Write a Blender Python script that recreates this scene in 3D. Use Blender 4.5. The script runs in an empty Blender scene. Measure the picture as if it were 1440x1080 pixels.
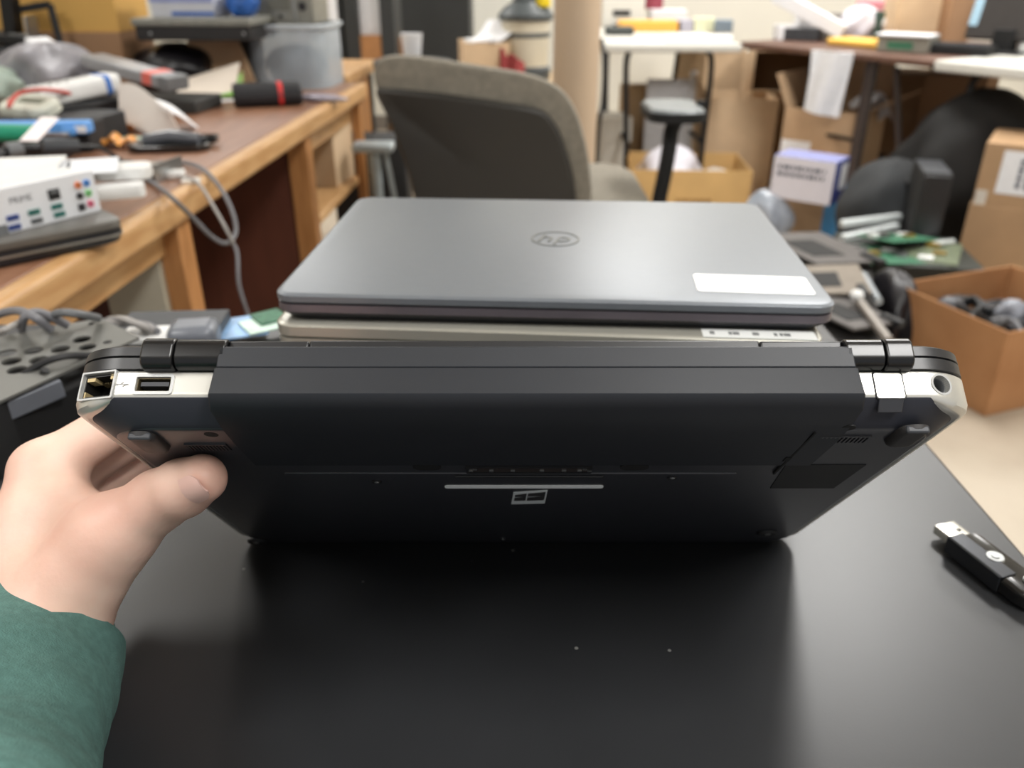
import bpy, math, random
import numpy as np
from mathutils import Matrix, Vector, Euler

random.seed(7)
SC = bpy.context.scene
COL = SC.collection
R = math.radians

# ---------------------------------------------------------------- camera, light, exposure
CAM_Z, F_PX, PITCH = 1.0607, 1150.0, R(27)
cam_data = bpy.data.cameras.new('camera')
cam = bpy.data.objects.new('camera', cam_data); COL.objects.link(cam)
cam.location = (0, 0, CAM_Z); cam.rotation_euler = (R(90) - PITCH, 0, 0)
cam_data.sensor_width = 36.0; cam_data.lens = 36.0 * F_PX / 1440
cam_data.clip_start = 0.02; cam_data.clip_end = 60
cam_data.dof.use_dof = True; cam_data.dof.focus_distance = 0.325; cam_data.dof.aperture_fstop = 9.5
SC.camera = cam
SC.view_settings.view_transform = 'Standard'; SC.view_settings.look = 'None'
SC.view_settings.gamma = 1; SC.view_settings.use_curve_mapping = False
SC.view_settings.exposure = 0.25

world = bpy.data.worlds.new('world'); SC.world = world; world.use_nodes = True
world.node_tree.nodes['Background'].inputs[0].default_value = (0.95, 0.97, 1, 1)
world.node_tree.nodes['Background'].inputs[1].default_value = 0.42

LAMPS = [(1.25, 2.7, 46), (-1.85, 2.6, 13), (0.95, -0.35, 36), (-1.5, -0.4, 26), (0.9, 5.0, 38), (-1.6, 5.0, 24), (3.3, 2.7, 34), (3.2, 5.0, 30)]
CEIL = 2.75
for lx, ly, lw in LAMPS:
    ld = bpy.data.lights.new('fluorescent_light', 'AREA'); ld.shape = 'RECTANGLE'; ld.size = 0.56; ld.size_y = 1.16
    ld.energy = lw; ld.color = (1.0, 0.99, 0.975)
    lo = bpy.data.objects.new('fluorescent_light', ld); COL.objects.link(lo); lo.location = (lx, ly, CEIL - 0.075)

# ---------------------------------------------------------------- pixel helpers (measuring the photo)
def ray(u, v):
    a, b = (u - 720) / F_PX, (540 - v) / F_PX
    c, s = math.cos(PITCH), math.sin(PITCH)
    return Vector((a, c + b * s, -s + b * c))
EYE = Vector((0, 0, CAM_Z))
def at(u, v, d): return EYE + ray(u, v) * d                # at camera depth d
def onz(u, v, z):                                          # on the level plane z
    r = ray(u, v); return EYE + r * ((z - CAM_Z) / r.z)
def ony(u, v, y):                                          # on the upright plane y
    r = ray(u, v); return EYE + r * (y / r.y)

# ---------------------------------------------------------------- materials
def lin(c):
    def f(x):
        x /= 255.0
        return x / 12.92 if x <= 0.04045 else ((x + 0.055) / 1.055) ** 2.4
    return (f(c[0]), f(c[1]), f(c[2]), 1)
MATS = {}
def mat(name, col, rough=0.6, metal=0.0, var=0.12, scale=30, bump=0.0, bscale=200, alpha=1.0, trans=0.0, spec=0.5, col2=None, emit=0, stretch=None, sss=0, coat=0):
    if name in MATS: return MATS[name]
    m = bpy.data.materials.new(name); m.use_nodes = True; MATS[name] = m
    nt = m.node_tree; n = nt.nodes; l = nt.links; p = n['Principled BSDF']
    c = lin(col); c2 = lin(col2) if col2 else tuple(x * (1 - var) for x in c[:3]) + (1,)
    tc = n.new('ShaderNodeTexCoord'); mp = n.new('ShaderNodeMapping'); l.new(tc.outputs['Object'], mp.inputs[0])
    if stretch: mp.inputs['Scale'].default_value = stretch
    nz = n.new('ShaderNodeTexNoise'); nz.inputs['Scale'].default_value = scale; nz.inputs['Detail'].default_value = 4
    l.new(mp.outputs[0], nz.inputs['Vector'])
    mx = n.new('ShaderNodeMix'); mx.data_type = 'RGBA'
    mx.inputs['A'].default_value = c; mx.inputs['B'].default_value = c2
    rp = n.new('ShaderNodeMapRange'); rp.inputs[1].default_value = 0.35; rp.inputs[2].default_value = 0.65
    l.new(nz.outputs[0], rp.inputs[0]); l.new(rp.outputs[0], mx.inputs[0])
    l.new(mx.outputs['Result'], p.inputs['Base Color'])
    p.inputs['Roughness'].default_value = rough; p.inputs['Metallic'].default_value = metal
    p.inputs['Specular IOR Level'].default_value = spec
    p.inputs['Alpha'].default_value = alpha; p.inputs['Transmission Weight'].default_value = trans
    p.inputs['Coat Weight'].default_value = coat
    if sss:
        p.inputs['Subsurface Weight'].default_value = sss; p.inputs['Subsurface Radius'].default_value = (1, .35, .2); p.inputs['Subsurface Scale'].default_value = .006
    if emit:
        l.new(mx.outputs['Result'], p.inputs['Emission Color']); p.inputs['Emission Strength'].default_value = emit
    if bump:
        bz = n.new('ShaderNodeTexNoise'); bz.inputs['Scale'].default_value = bscale; bz.inputs['Detail'].default_value = 3
        l.new(mp.outputs[0], bz.inputs['Vector'])
        b = n.new('ShaderNodeBump'); b.inputs['Strength'].default_value = bump; b.inputs['Distance'].default_value = 0.002
        l.new(bz.outputs[0], b.inputs['Height']); l.new(b.outputs[0], p.inputs['Normal'])
    return m

# ---------------------------------------------------------------- mesh builder
def rot(x=0, y=0, z=0): return Euler((R(x), R(y), R(z))).to_matrix().to_4x4()
def tr(x, y, z): return Matrix.Translation((x, y, z))
def frame_m(o, x, y, z):
    m = Matrix.Identity(4)
    for i, a in enumerate((x, y, z)):
        for k in range(3): m[k][i] = a[k]
    for k in range(3): m[k][3] = o[k]
    return m
def smooth_path(pts, n=6, closed=False):
    pts = [Vector(p) for p in pts]; out = []
    N = len(pts)
    for i in range(N if closed else N - 1):
        if closed: p0, p1, p2, p3 = pts[i - 1], pts[i], pts[(i + 1) % N], pts[(i + 2) % N]
        else: p0, p1, p2, p3 = pts[max(i - 1, 0)], pts[i], pts[i + 1], pts[min(i + 2, N - 1)]
        for k in range(n):
            t = k / n
            out.append(0.5 * ((2 * p1) + (p2 - p0) * t + (2 * p0 - 5 * p1 + 4 * p2 - p3) * t * t + (3 * p1 - p0 - 3 * p2 + p3) * t ** 3))
    if not closed: out.append(pts[-1])
    return out
class M:
    def __init__(s): s.v = []; s.f = []
    def add(s, vs, fs, T=None):
        o = len(s.v)
        for p in vs:
            p = Vector(p)
            s.v.append(T @ p if T is not None else p)
        s.f += [tuple(i + o for i in f) for f in fs]
        return s
    def box(s, c, d, T=None):
        x, y, z = (k / 2 for k in d)
        vs = [Vector(c) + Vector((a * x, b * y, e * z)) for e in (-1, 1) for a, b in ((-1, -1), (1, -1), (1, 1), (-1, 1))]
        return s.add(vs, [(3, 2, 1, 0), (4, 5, 6, 7), (0, 1, 5, 4), (1, 2, 6, 5), (2, 3, 7, 6), (3, 0, 4, 7)], T)
    def box2(s, lo, hi, T=None):
        return s.box([(a + b) / 2 for a, b in zip(lo, hi)], [abs(b - a) for a, b in zip(lo, hi)], T)
    def bar(s, a, b, w, h=None):                          # rectangular bar from a to b
        a, b = Vector(a), Vector(b); z = (b - a).normalized()
        x = z.cross(Vector((0, 0, 1)));
        if x.length < 1e-3: x = Vector((1, 0, 0))
        x.normalize(); y = z.cross(x)
        return s.box((0, 0, (b - a).length / 2), (w, h or w, (b - a).length), frame_m(a, x, y, z))
    def loft(s, rings, caps=True, T=None):
        n = len(rings[0]); vs = [p for r in rings for p in r]; fs = []
        for i in range(len(rings) - 1):
            for k in range(n):
                a, b = i * n + k, i * n + (k + 1) % n
                fs.append((a, b, b + n, a + n))
        if caps:
            fs.append(tuple(reversed(range(n)))); fs.append(tuple(range((len(rings) - 1) * n, len(rings) * n)))
        return s.add(vs, fs, T)
    def cyl(s, a, b, r0, r1=None, n=20, caps=True, T=None):
        return s.tube([a, b], [r0, r0 if r1 is None else r1], n, caps, T)
    def tube(s, pts, r, n=8, caps=True, T=None):
        pts = [Vector(p) for p in pts]
        rs = r if isinstance(r, (list, tuple)) else [r] * len(pts)
        rings = []; x = None
        for i, p in enumerate(pts):
            d = (pts[min(i + 1, len(pts) - 1)] - pts[max(i - 1, 0)])
            d = d.normalized() if d.length > 1e-9 else Vector((0, 0, 1))
            if x is None: x = d.orthogonal().normalized()
            else:
                x = x - d * x.dot(d); x = x.normalized() if x.length > 1e-6 else d.orthogonal().normalized()
            y = d.cross(x)
            rings.append([p + (x * math.cos(2 * math.pi * k / n) + y * math.sin(2 * math.pi * k / n)) * rs[i] for k in range(n)])
        return s.loft(rings, caps, T)
    def lathe(s, prof, n=28, caps=True, T=None):
        return s.loft([[(r * math.cos(2 * math.pi * k / n), r * math.sin(2 * math.pi * k / n), z) for k in range(n)] for r, z in prof], caps, T)
    def prism(s, poly, z0, z1, T=None):
        return s.loft([[(x, y, z0) for x, y in poly], [(x, y, z1) for x, y in poly]], True, T)
    def ring(s, outer, inner, z0, z1, T=None):            # flat frame with a hole
        n = len(outer); vs = [(x, y, z) for z in (z0, z1) for lp in (outer, inner) for x, y in lp]; fs = []
        for k in range(n):
            j = (k + 1) % n; o0, i0, o1, i1 = 0, n, 2 * n, 3 * n
            fs += [(o0 + k, o0 + j, o1 + j, o1 + k), (i0 + j, i0 + k, i1 + k, i1 + j), (o1 + k, o1 + j, i1 + j, i1 + k), (o0 + j, o0 + k, i0 + k, i0 + j)]
        return s.add(vs, fs, T)
    def ball(s, c, r, T=None, n=14, m=9):
        if not isinstance(r, (list, tuple)): r = (r, r, r)
        rings = []
        for i in range(m + 1):
            a = math.pi * (i + 0.02) / (m + 0.04); z = -math.cos(a); q = math.sin(a)
            rings.append([(c[0] + r[0] * q * math.cos(2 * math.pi * k / n), c[1] + r[1] * q * math.sin(2 * math.pi * k / n), c[2] + r[2] * z) for k in range(n)])
        return s.loft(rings, True, T)
    def sheet(s, fn, nu, nv, thick=0.001, T=None):        # closed thin slab following fn(u,v)
        top = [Vector(fn(i / nu, j / nv)) for i in range(nu + 1) for j in range(nv + 1)]
        nm = []
        for i in range(nu + 1):
            for j in range(nv + 1):
                g = lambda a, b: top[min(max(a, 0), nu) * (nv + 1) + min(max(b, 0), nv)]
                q = (g(i + 1, j) - g(i - 1, j)).cross(g(i, j + 1) - g(i, j - 1)); nm.append(q.normalized() if q.length > 1e-12 else Vector((0, 0, 1)))
        N = len(top); vs = top + [p - q * thick for p, q in zip(top, nm)]; fs = []
        ix = lambda i, j: i * (nv + 1) + j
        for i in range(nu):
            for j in range(nv):
                q = (ix(i, j), ix(i + 1, j), ix(i + 1, j + 1), ix(i, j + 1)); fs.append(q); fs.append(tuple(N + k for k in reversed(q)))
        edge = [ix(i, 0) for i in range(nu)] + [ix(nu, j) for j in range(nv)] + [ix(i, nv) for i in range(nu, 0, -1)] + [ix(0, j) for j in range(nv, 0, -1)]
        for k in range(len(edge)):
            a, b = edge[k], edge[(k + 1) % len(edge)]; fs.append((b, a, N + a, N + b))
        return s.add(vs, fs, T)
    def text(s, body, size, depth, T=None):
        cu = bpy.data.curves.new('t', 'FONT'); cu.body = body; cu.size = size; cu.extrude = depth / 2; cu.align_x = 'CENTER'; cu.align_y = 'CENTER'; cu.resolution_u = 3
        ob = bpy.data.objects.new('t', cu); COL.objects.link(ob)
        me = bpy.data.meshes.new_from_object(ob.evaluated_get(bpy.context.evaluated_depsgraph_get()))
        s.add([v.co.copy() for v in me.vertices], [tuple(p.vertices) for p in me.polygons], T)
        bpy.data.objects.remove(ob); bpy.data.curves.remove(cu); bpy.data.meshes.remove(me)
        return s
    def xf(s, T): s.v = [T @ p for p in s.v]; return s
def rrect(w, h, r, n=5, cx=0, cy=0):
    out = []
    for sx, sy, a0 in ((1, 1, 0), (-1, 1, 90), (-1, -1, 180), (1, -1, 270)):
        for k in range(n + 1):
            a = R(a0 + 90 * k / n); out.append((cx + sx * (w / 2 - r) + r * math.cos(a), cy + sy * (h / 2 - r) + r * math.sin(a)))
    return out

def obj(name, m, ma, parent=None, bevel=0.0, smooth=True, label=None, kind=None, seg=2):
    me = bpy.data.meshes.new(name); me.from_pydata([tuple(p) for p in m.v], [], m.f); me.update()
    if smooth:
        me.polygons.foreach_set('use_smooth', [True] * len(me.polygons)); me.set_sharp_from_angle(angle=R(35))
    me.materials.append(ma)
    o = bpy.data.objects.new(name, me); COL.objects.link(o)
    if parent is not None: o.parent = parent
    if bevel:
        b = o.modifiers.new('edge', 'BEVEL'); b.width = bevel; b.segments = seg; b.limit_method = 'ANGLE'; b.angle_limit = R(40)
    if label: o['label'] = label
    if kind: o['kind'] = kind
    return o
def tag(o, label, cat, group=None):
    o['label'] = label; o['category'] = cat
    if group: o['group'] = group
    return o
def thing(name, label, cat, loc=(0, 0, 0), rotation=(0, 0, 0), group=None):
    o = bpy.data.objects.new(name, None); COL.objects.link(o); o.empty_display_size = 0.05
    o.location = loc; o.rotation_euler = [R(a) for a in rotation]
    return tag(o, label, cat, group)
def solo(name, m, ma, label, cat, loc=(0, 0, 0), rotation=(0, 0, 0), group=None, bevel=0.0, smooth=True):
    o = obj(name, m, ma, None, bevel, smooth); o.location = loc; o.rotation_euler = [R(a) for a in rotation]
    return tag(o, label, cat, group)
def struct(name, m, ma, bevel=0, parent=None):
    return obj(name, m, ma, parent, bevel, True, None, 'structure' if parent is None else None)
def dup(root, loc, rotation, label, group=None):           # a copy of a thing with copies of its parts and sub-parts
    def rec(o, par):
        c = o.copy(); COL.objects.link(c)
        if par is not None: c.parent = par
        for ch in [x for x in CHILD.get(o.name, [])]: rec(ch, c)
        return c
    CHILD = {}
    for x in bpy.data.objects:
        if x.parent: CHILD.setdefault(x.parent.name, []).append(x)
    r = rec(root, None); r.location = loc; r.rotation_euler = [R(a) for a in rotation]; r['label'] = label
    if group: r['group'] = group
    return r
def carve(o, cutters):                                     # cut holes and keep the result as plain mesh
    tmp = []
    for c in cutters:
        k = obj('cutter', c, MATS['black_plastic'], o.parent, 0, False); tmp.append(k)
        b = o.modifiers.new('cut', 'BOOLEAN'); b.object = k; b.operation = 'DIFFERENCE'; b.solver = 'EXACT'
    dg = bpy.context.evaluated_depsgraph_get(); dg.update()
    me = bpy.data.meshes.new_from_object(o.evaluated_get(dg)); o.modifiers.clear()
    old = o.data; o.data = me; bpy.data.meshes.remove(old); me.name = o.name
    me.polygons.foreach_set('use_smooth', [True] * len(me.polygons)); me.set_sharp_from_angle(angle=R(35))
    for k in tmp: bpy.data.objects.remove(k)

# colours
black_plastic = mat('black_plastic', (26, 27, 30), 0.5)
near_black = mat('near_black', (10, 10, 11), 0.7)
dark_grey = mat('dark_grey_plastic', (58, 60, 64), 0.5)
mid_grey = mat('mid_grey_plastic', (112, 114, 116), 0.5)
white_plastic = mat('white_plastic', (228, 228, 226), 0.45, var=0.05)
paper_white = mat('white_paper', (236, 236, 238), 0.8, var=0.05)
steel = mat('steel', (176, 178, 178), 0.32, 0.9)
silver = mat('silver_paint', (186, 187, 186), 0.34, 0.4, var=0.03)
brass = mat('brass', (190, 160, 90), 0.35, 0.9)
gold_pin = mat('gold_contact', (190, 170, 125), 0.45, 0.4)
cardboard = mat('cardboard', (188, 156, 122), 0.85, var=0.12, scale=9)
cardboard_in = mat('cardboard_inside', (150, 114, 80), 0.9, var=0.12, scale=9)
cardboard_pale = mat('pale_cardboard', (212, 184, 150), 0.85, var=0.1, scale=9)
tape_clear = mat('packing_tape', (196, 166, 122), 0.25, var=0.05)
ink = mat('ink', (40, 38, 40), 0.7)
rubber = mat('rubber', (20, 20, 22), 0.6)
cable_grey = mat('grey_cable', (118, 118, 122), 0.5)
cable_black = mat('black_cable', (24, 24, 26), 0.5)
pcb_green = mat('green_circuit_board', (62, 118, 88), 0.5, col2=(40, 88, 66), scale=120)
pcb_dark = mat('dark_circuit_board', (36, 42, 40), 0.5, col2=(58, 60, 54), scale=120)
blue = mat('blue_plastic', (64, 120, 200), 0.5)

# ================================================================ the black work table
TABLE = 0.75
table_black = mat('black_table_laminate', (40, 41, 43), 0.37, spec=0.55, var=0.15, scale=14, bump=0.012, bscale=700)
def dust(m, col, scale, size):                            # scattered specks of dust and nicks on a surface
    nt = m.node_tree; p = nt.nodes['Principled BSDF']; src = p.inputs['Base Color'].links[0].from_socket
    tc = nt.nodes.new('ShaderNodeTexCoord'); vo = nt.nodes.new('ShaderNodeTexVoronoi'); vo.inputs['Scale'].default_value = scale
    nt.links.new(tc.outputs['Object'], vo.inputs['Vector'])
    lt = nt.nodes.new('ShaderNodeMath'); lt.operation = 'LESS_THAN'; lt.inputs[1].default_value = size; nt.links.new(vo.outputs['Distance'], lt.inputs[0])
    mx = nt.nodes.new('ShaderNodeMix'); mx.data_type = 'RGBA'; nt.links.new(lt.outputs[0], mx.inputs[0]); nt.links.new(src, mx.inputs['A']); mx.inputs['B'].default_value = lin(col)
    nt.links.new(mx.outputs['Result'], p.inputs['Base Color'])
dust(table_black, (120, 120, 118), 26, 0.028)
black_metal = mat('black_metal', (22, 22, 23), 0.45, 0.3)
t = thing('work_table', 'black laminate work table that the laptops lie on', 'table', (-0.1, 0.37, 0))
obj('table_top', M().box((0, 0, TABLE - 0.0125), (0.81, 0.74, 0.025)), table_black, t, 0.003)
for sx in (-1, 1):
    for sy in (-1, 1):
        obj('leg', M().box((sx * 0.36, sy * 0.33, 0.3625), (0.04, 0.04, 0.725)), black_metal, t, 0.003)
for sy in (-1, 1): obj('apron', M().box((0, 0.33 * sy, 0.69), (0.68, 0.02, 0.07)), black_metal, t, 0.002)

# ================================================================ the laptop held on its front edge
lap_grey = mat('silver_laptop_shell', (206, 204, 196), 0.3, 0.55, var=0.03, bump=0.01, bscale=1500)
lap_black = mat('laptop_bottom_plastic', (48, 49, 54), 0.30, spec=0.8, var=0.06, scale=60, bump=0.02, bscale=2500)
bat_black = mat('battery_plastic', (31, 34, 40), 0.5, var=0.1, scale=40, bump=0.03, bscale=2500)
lid_black = mat('lid_plastic', (34, 34, 36), 0.36, var=0.06)
hinge_black = mat('hinge_plastic', (17, 17, 18), 0.26)
TH = R(180 - 50.14)
LO = Vector((0.0037, 0.39536, CAM_Z - 0.30967))
lap = thing('laptop', 'closed black and silver laptop held upright on its front edge, underside and rear ports showing', 'laptop', LO, (180 - 50.14, 0, 0))
LM = tr(*LO) @ Matrix.Rotation(TH, 4, 'X'); LI = LM.inverted()
def lp(u, v, w=0.0):                                       # photo pixel -> point on the laptop's plane w
    o = LI @ EYE; d = (LI.to_3x3() @ ray(u, v)); return o + d * ((w - o.z) / d.z)
LY = 0.2135
def outline(ins=0.0, dy=0.0, rx=0.020, ry=0.013, rf=0.014):
    hx, y0, y1 = 0.169 - ins, -0.0065 + ins * 1.0, LY - ins + dy
    out = []
    for sx, sy, a0 in ((1, 1, 0), (-1, 1, 90), (-1, -1, 180), (1, -1, 270)):
        a_, b_ = (rx, ry) if sy > 0 else (rf, rf)
        for k in range(29):
            a = R(a0 + 90 * k / 28)
            out.append((sx * (hx - a_) + a_ * math.cos(a), (y1 - b_ if sy > 0 else y0 + b_) + b_ * math.sin(a)))
    return out
def ol(w, ins=0.0, **k): return [(x, y, w) for x, y in outline(ins, **k)]
base = obj('base', M().loft([ol(-0.0084, 0.0003), ol(-0.0074, 0.0010), ol(-0.0018, 0.0098), ol(-0.0005, 0.0118)]), mat('laptop_bevel_plastic', (48, 50, 58), 0.5, spec=0.35, var=0.06), lap)
obj('bottom_cover', M().loft([ol(-0.0010, 0.0112), ol(-0.0004, 0.0119), ol(0.0, 0.0130)]), lap_black, lap)
def olb(w, ins, dw, di):                                   # the band dips lower along the two sides
    out = []
    for x, y in outline(ins):
        f = min(1, max(0, (abs(x) - .146) / .018)); f = f * f * (3 - 2 * f); k = (1 - di * f / .169)
        out.append((x * k, y if y < .1 else y - di * f * .4, w + dw * f))
    return out
band = obj('chassis_band', M().loft([ol(-0.0190, 0.0006), ol(-0.0182, 0.0), olb(-0.0100, 0.0, .0012, 0), olb(-0.0088, 0.0002, .0026, .0006), olb(-0.0082, 0.0008, .0034, .0018), olb(-0.0080, 0.0014, .0036, .0028), ol(-0.0096, 0.0130)]), lap_grey, lap)
RJ = tr(-0.1560, LY - 0.0020, -0.01395) @ rot(0, 0, 16) @ rot(-90, 0, 0)        # x right, y = out of lid ... port faces +Y
def port_frame(x, w, yaw=0, dy=0): return tr(x, LY + dy, w) @ rot(0, 0, yaw) @ rot(-90, 0, 0) 
RJ = port_frame(-0.1574, -0.0136, 14, -0.0014)
xU = lp(211, 538, -0.013).x
UM = port_frame(xU, -0.0135)
xJ = lp(1338, 530, -0.0135).x
JM = port_frame(xJ, -0.0138, -13, -0.0010)
carve(band, [M().box((0, 0, -0.004), (0.0130, 0.0098, 0.016), RJ), M().box((0, 0, -0.006), (0.0132, 0.0062, 0.016), UM),
             M().cyl((0, 0, -0.012), (0, 0, 0.004), 0.0035, n=28, T=JM)])
# network port
port_in = mat('port_interior', (18, 17, 16), 0.5)
net = obj('network_port', M().ring(rrect(0.0148, 0.0114, 0.0006, 3), rrect(0.0134, 0.0100, 0.0005, 3), -0.004, 0.0004, RJ), silver, lap, label='silver rimmed network port with gold contacts')
obj('port_well', M().box((0, 0, -0.0105), (0.0124, 0.0084, 0.001), RJ).box((-0.0061, 0, -0.006), (0.0004, 0.0084, 0.01), RJ).box((0.0061, 0, -0.006), (0.0004, 0.0084, 0.01), RJ)
    .box((0, 0.0041, -0.006), (0.0124, 0.0004, 0.01), RJ).box((0, -0.0041, -0.006), (0.0124, 0.0004, 0.01), RJ), port_in, net)
cm = M()
for k in range(8): cm.box((-0.0035 + k * 0.001, 0.0034, -0.0075), (0.0003, 0.0006, 0.004), RJ)
cm.box((-0.0040, 0.0030, -0.003), (0.0034, 0.0014, 0.004), RJ).box((0.0050, 0.0036, -0.003), (0.0016, 0.0020, 0.004), RJ).box((-0.0058, -0.0030, -0.003), (0.0008, 0.0024, 0.004), RJ)
obj('contact', cm, gold_pin, net)
# usb port
usb = obj('usb_port', M().ring(rrect(0.0150, 0.0082, 0.0014, 4), rrect(0.0128, 0.0058, 0.0006, 4), -0.004, 0.0004, UM), silver, lap, label='silver rimmed USB port')
obj('metal_shield', M().ring(rrect(0.0126, 0.0056, 0.0003, 2), rrect(0.0118, 0.0048, 0.0003, 2), -0.011, -0.0006, UM).box((0, 0, -0.0112), (0.0126, 0.0056, 0.0006), UM), mat('dull_brass', (110, 100, 76), .4, .6), usb)
obj('tongue', M().box((0, 0.0006, -0.006), (0.0104, 0.0017, 0.0095), UM), dark_grey, usb)
# trident mark beside the usb port
UX = lp(176, 543, -0.0135).x
mk = M(); MM = port_frame(UX, -0.0134, 3, 0.00005)
mk.box((0, 0, 0.0001), (0.0042, 0.0003, 0.0001), MM).box((0.0004, -0.0007, 0.0001), (0.002, 0.00025, 0.0001), MM @ rot(0, 0, 35)).box((-0.0004, 0.0007, 0.0001), (0.002, 0.00025, 0.0001), MM @ rot(0, 0, 35)).cyl((-0.0022, 0, 0), (-0.0022, 0, 0.00015), 0.0005, n=10, T=MM)
obj('usb_symbol', mk, mat('faint_symbol', (160, 160, 158), .5), lap)
# power jack
jk = obj('power_jack', M().ring([(0.0043 * math.cos(R(k * 12)), 0.0043 * math.sin(R(k * 12))) for k in range(30)], [(0.0035 * math.cos(R(k * 12)), 0.0035 * math.sin(R(k * 12))) for k in range(30)], -0.004, 0.0005, JM), silver, lap, label='round silver power jack')
obj('jack_barrel', M().cyl((0, 0, -0.012), (0, 0, -0.0116), 0.0036, n=24, T=JM).ring([(0.0035 * math.cos(R(k * 12)), 0.0035 * math.sin(R(k * 12))) for k in range(30)], [(0.0031 * math.cos(R(k * 12)), 0.0031 * math.sin(R(k * 12))) for k in range(30)], -0.0116, -0.002, JM), mid_grey, jk)
obj('centre_pin', M().cyl((0, 0, -0.0116), (0, 0, -0.004), 0.0006, n=10, T=JM), steel, jk)
# service cover beside the jack: outlined flap on the band and the bevel below it
a, b = lp(1233, 540, -0.013).x, lp(1272, 540, -0.013).x
FM = port_frame((a + b) / 2, -0.0130, 0, 0.0)
fl = obj('cover_flap', M().prism(rrect(b - a, 0.0100, 0.0010, 4), -0.001, 0.00025, FM), lap_grey, lap)
obj('flap_gap', M().ring(rrect(b - a + 0.0011, 0.0111, 0.0013, 4), rrect(b - a, 0.0100, 0.0010, 4), -0.001, 0.00025, FM), near_black, fl)
obj('flap_tab', M().box((0, 0, 0), (b - a - 0.001, 0.0056, 0.0010), tr((a + b) / 2, LY - 0.0019, -0.0059) @ rot(-48, 0, 0)), lap_black, fl, 0.0004)
# lid in two layers
obj('screen_bezel', M().loft([ol(-0.0243, 0.0), ol(-0.0198, 0.0), ol(-0.0195, 0.0006)]), lid_black, lap)
obj('lid', M().loft([ol(-0.0302, 0.0030), ol(-0.0298, 0.0012), ol(-0.0288, 0.0002), ol(-0.0252, 0.0), ol(-0.0248, 0.0006)]), lid_black, lap)
obj('lid_gap', M().loft([ol(-0.0250, 0.0010), ol(-0.0240, 0.0010)]), near_black, lap)
# hinges: two barrels each side and the rail between them
def hx(u): return (u - 720) / F_PX * 0.298 - LO.x
def barrel(x0, x1, grow=0.0):
    m = M(); prof = rrect(0.0120 + grow, 0.0118 + grow, 0.0042, 5)
    m.loft([[(x0, LY + 0.0002 + p, -0.0246 + q) for p, q in prof], [(x1, LY + 0.0002 + p, -0.0246 + q) for p, q in prof]]); return m
h = obj('hinge', barrel(hx(193), hx(239), 0.0006), hinge_black, lap, 0.0008)
obj('hinge_cover', barrel(hx(241), hx(312)), hinge_black, h, 0.0005)
h = obj('hinge', barrel(hx(1251), hx(1290), 0.0006), hinge_black, lap, 0.0008)
obj('hinge_cover', barrel(hx(1196), hx(1249)), hinge_black, h, 0.0005)
rl = obj('lid_rail', M().box2((hx(312), LY - 0.006, -0.0302), (hx(427), LY + 0.0025, -0.0262)).box2((hx(428), LY - 0.006, -0.0303), (hx(1077), LY + 0.0028, -0.0262)).box2((hx(1078), LY - 0.006, -0.0302), (hx(1196), LY + 0.0025, -0.0262)), lid_black, lap, 0.0008)
# battery
bx0, bx1 = hx(303), hx(1205)
yb = lp(720, 652, 0.0).y
def bprof(x, ins):
    return [(x, yb, -0.004), (x, yb + ins * .3, 0.0008), (x, LY - 0.0280, 0.0010), (x, LY - 0.012 , 0.0004), (x, LY + 0.004, -0.0018), (x, LY + 0.0084 - ins, -0.0052), (x, LY + 0.0090 - ins, -0.0062), (x, LY + 0.0068 - ins, -0.0171), (x, LY - 0.0040, -0.0171), (x, LY - 0.004, -0.006)]
rings = [bprof(bx0 - 0.0004, 0.0010), bprof(bx0, 0.0003), bprof(bx0 + 0.0008, 0)] + [bprof(bx1 - 0.0008, 0), bprof(bx1, 0.0003), bprof(bx1 + 0.0004, 0.0010)]
bt = obj('battery', M().loft(rings), bat_black, lap, label='wide black battery pack standing proud of the silver rear')
obj('battery_lip', M().box2((bx0, LY - 0.003, -0.0262), (bx1, LY + 0.0062, -0.0174)), bat_black, bt, 0.0007)
obj('battery_seam', M().box2((bx0 + 0.0006, LY - 0.003, -0.0176), (bx1 - 0.0006, LY + 0.0056, -0.0168)), near_black, bt)
# release gap running along the battery's side towards the front
p, q = lp(1200, 560, 0.0), lp(1088, 664, 0.0)
obj('release_gap', M().box2((q.x - 0.0005, q.y, -0.001), (q.x + 0.0003, LY - 0.013, 0.0011)).box2((q.x - 0.002, lp(1105, 643).y - 0.002, -0.001), (q.x + 0.0004, lp(1105, 643).y + 0.003, 0.0012)), near_black, lap)
# panel lines across the underside
for (u0, u1, v) in ((385, 1035, 651.5), (400, 1036, 665)):
    p, q = lp(u0, v), lp(u1, v)
    obj('panel_line', M().box2((p.x, p.y - 0.0006, -0.0005), (q.x, p.y + 0.0006, 0.0006)), lap_black, lap, 0.0005)
p, q = lp(640, 668.5), lp(848, 668.5)
obj('panel_line', M().box2((p.x, p.y - 0.0008, -0.0005), (q.x, p.y + 0.0008, 0.0011)), lid_black, lap, 0.0005)
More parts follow.
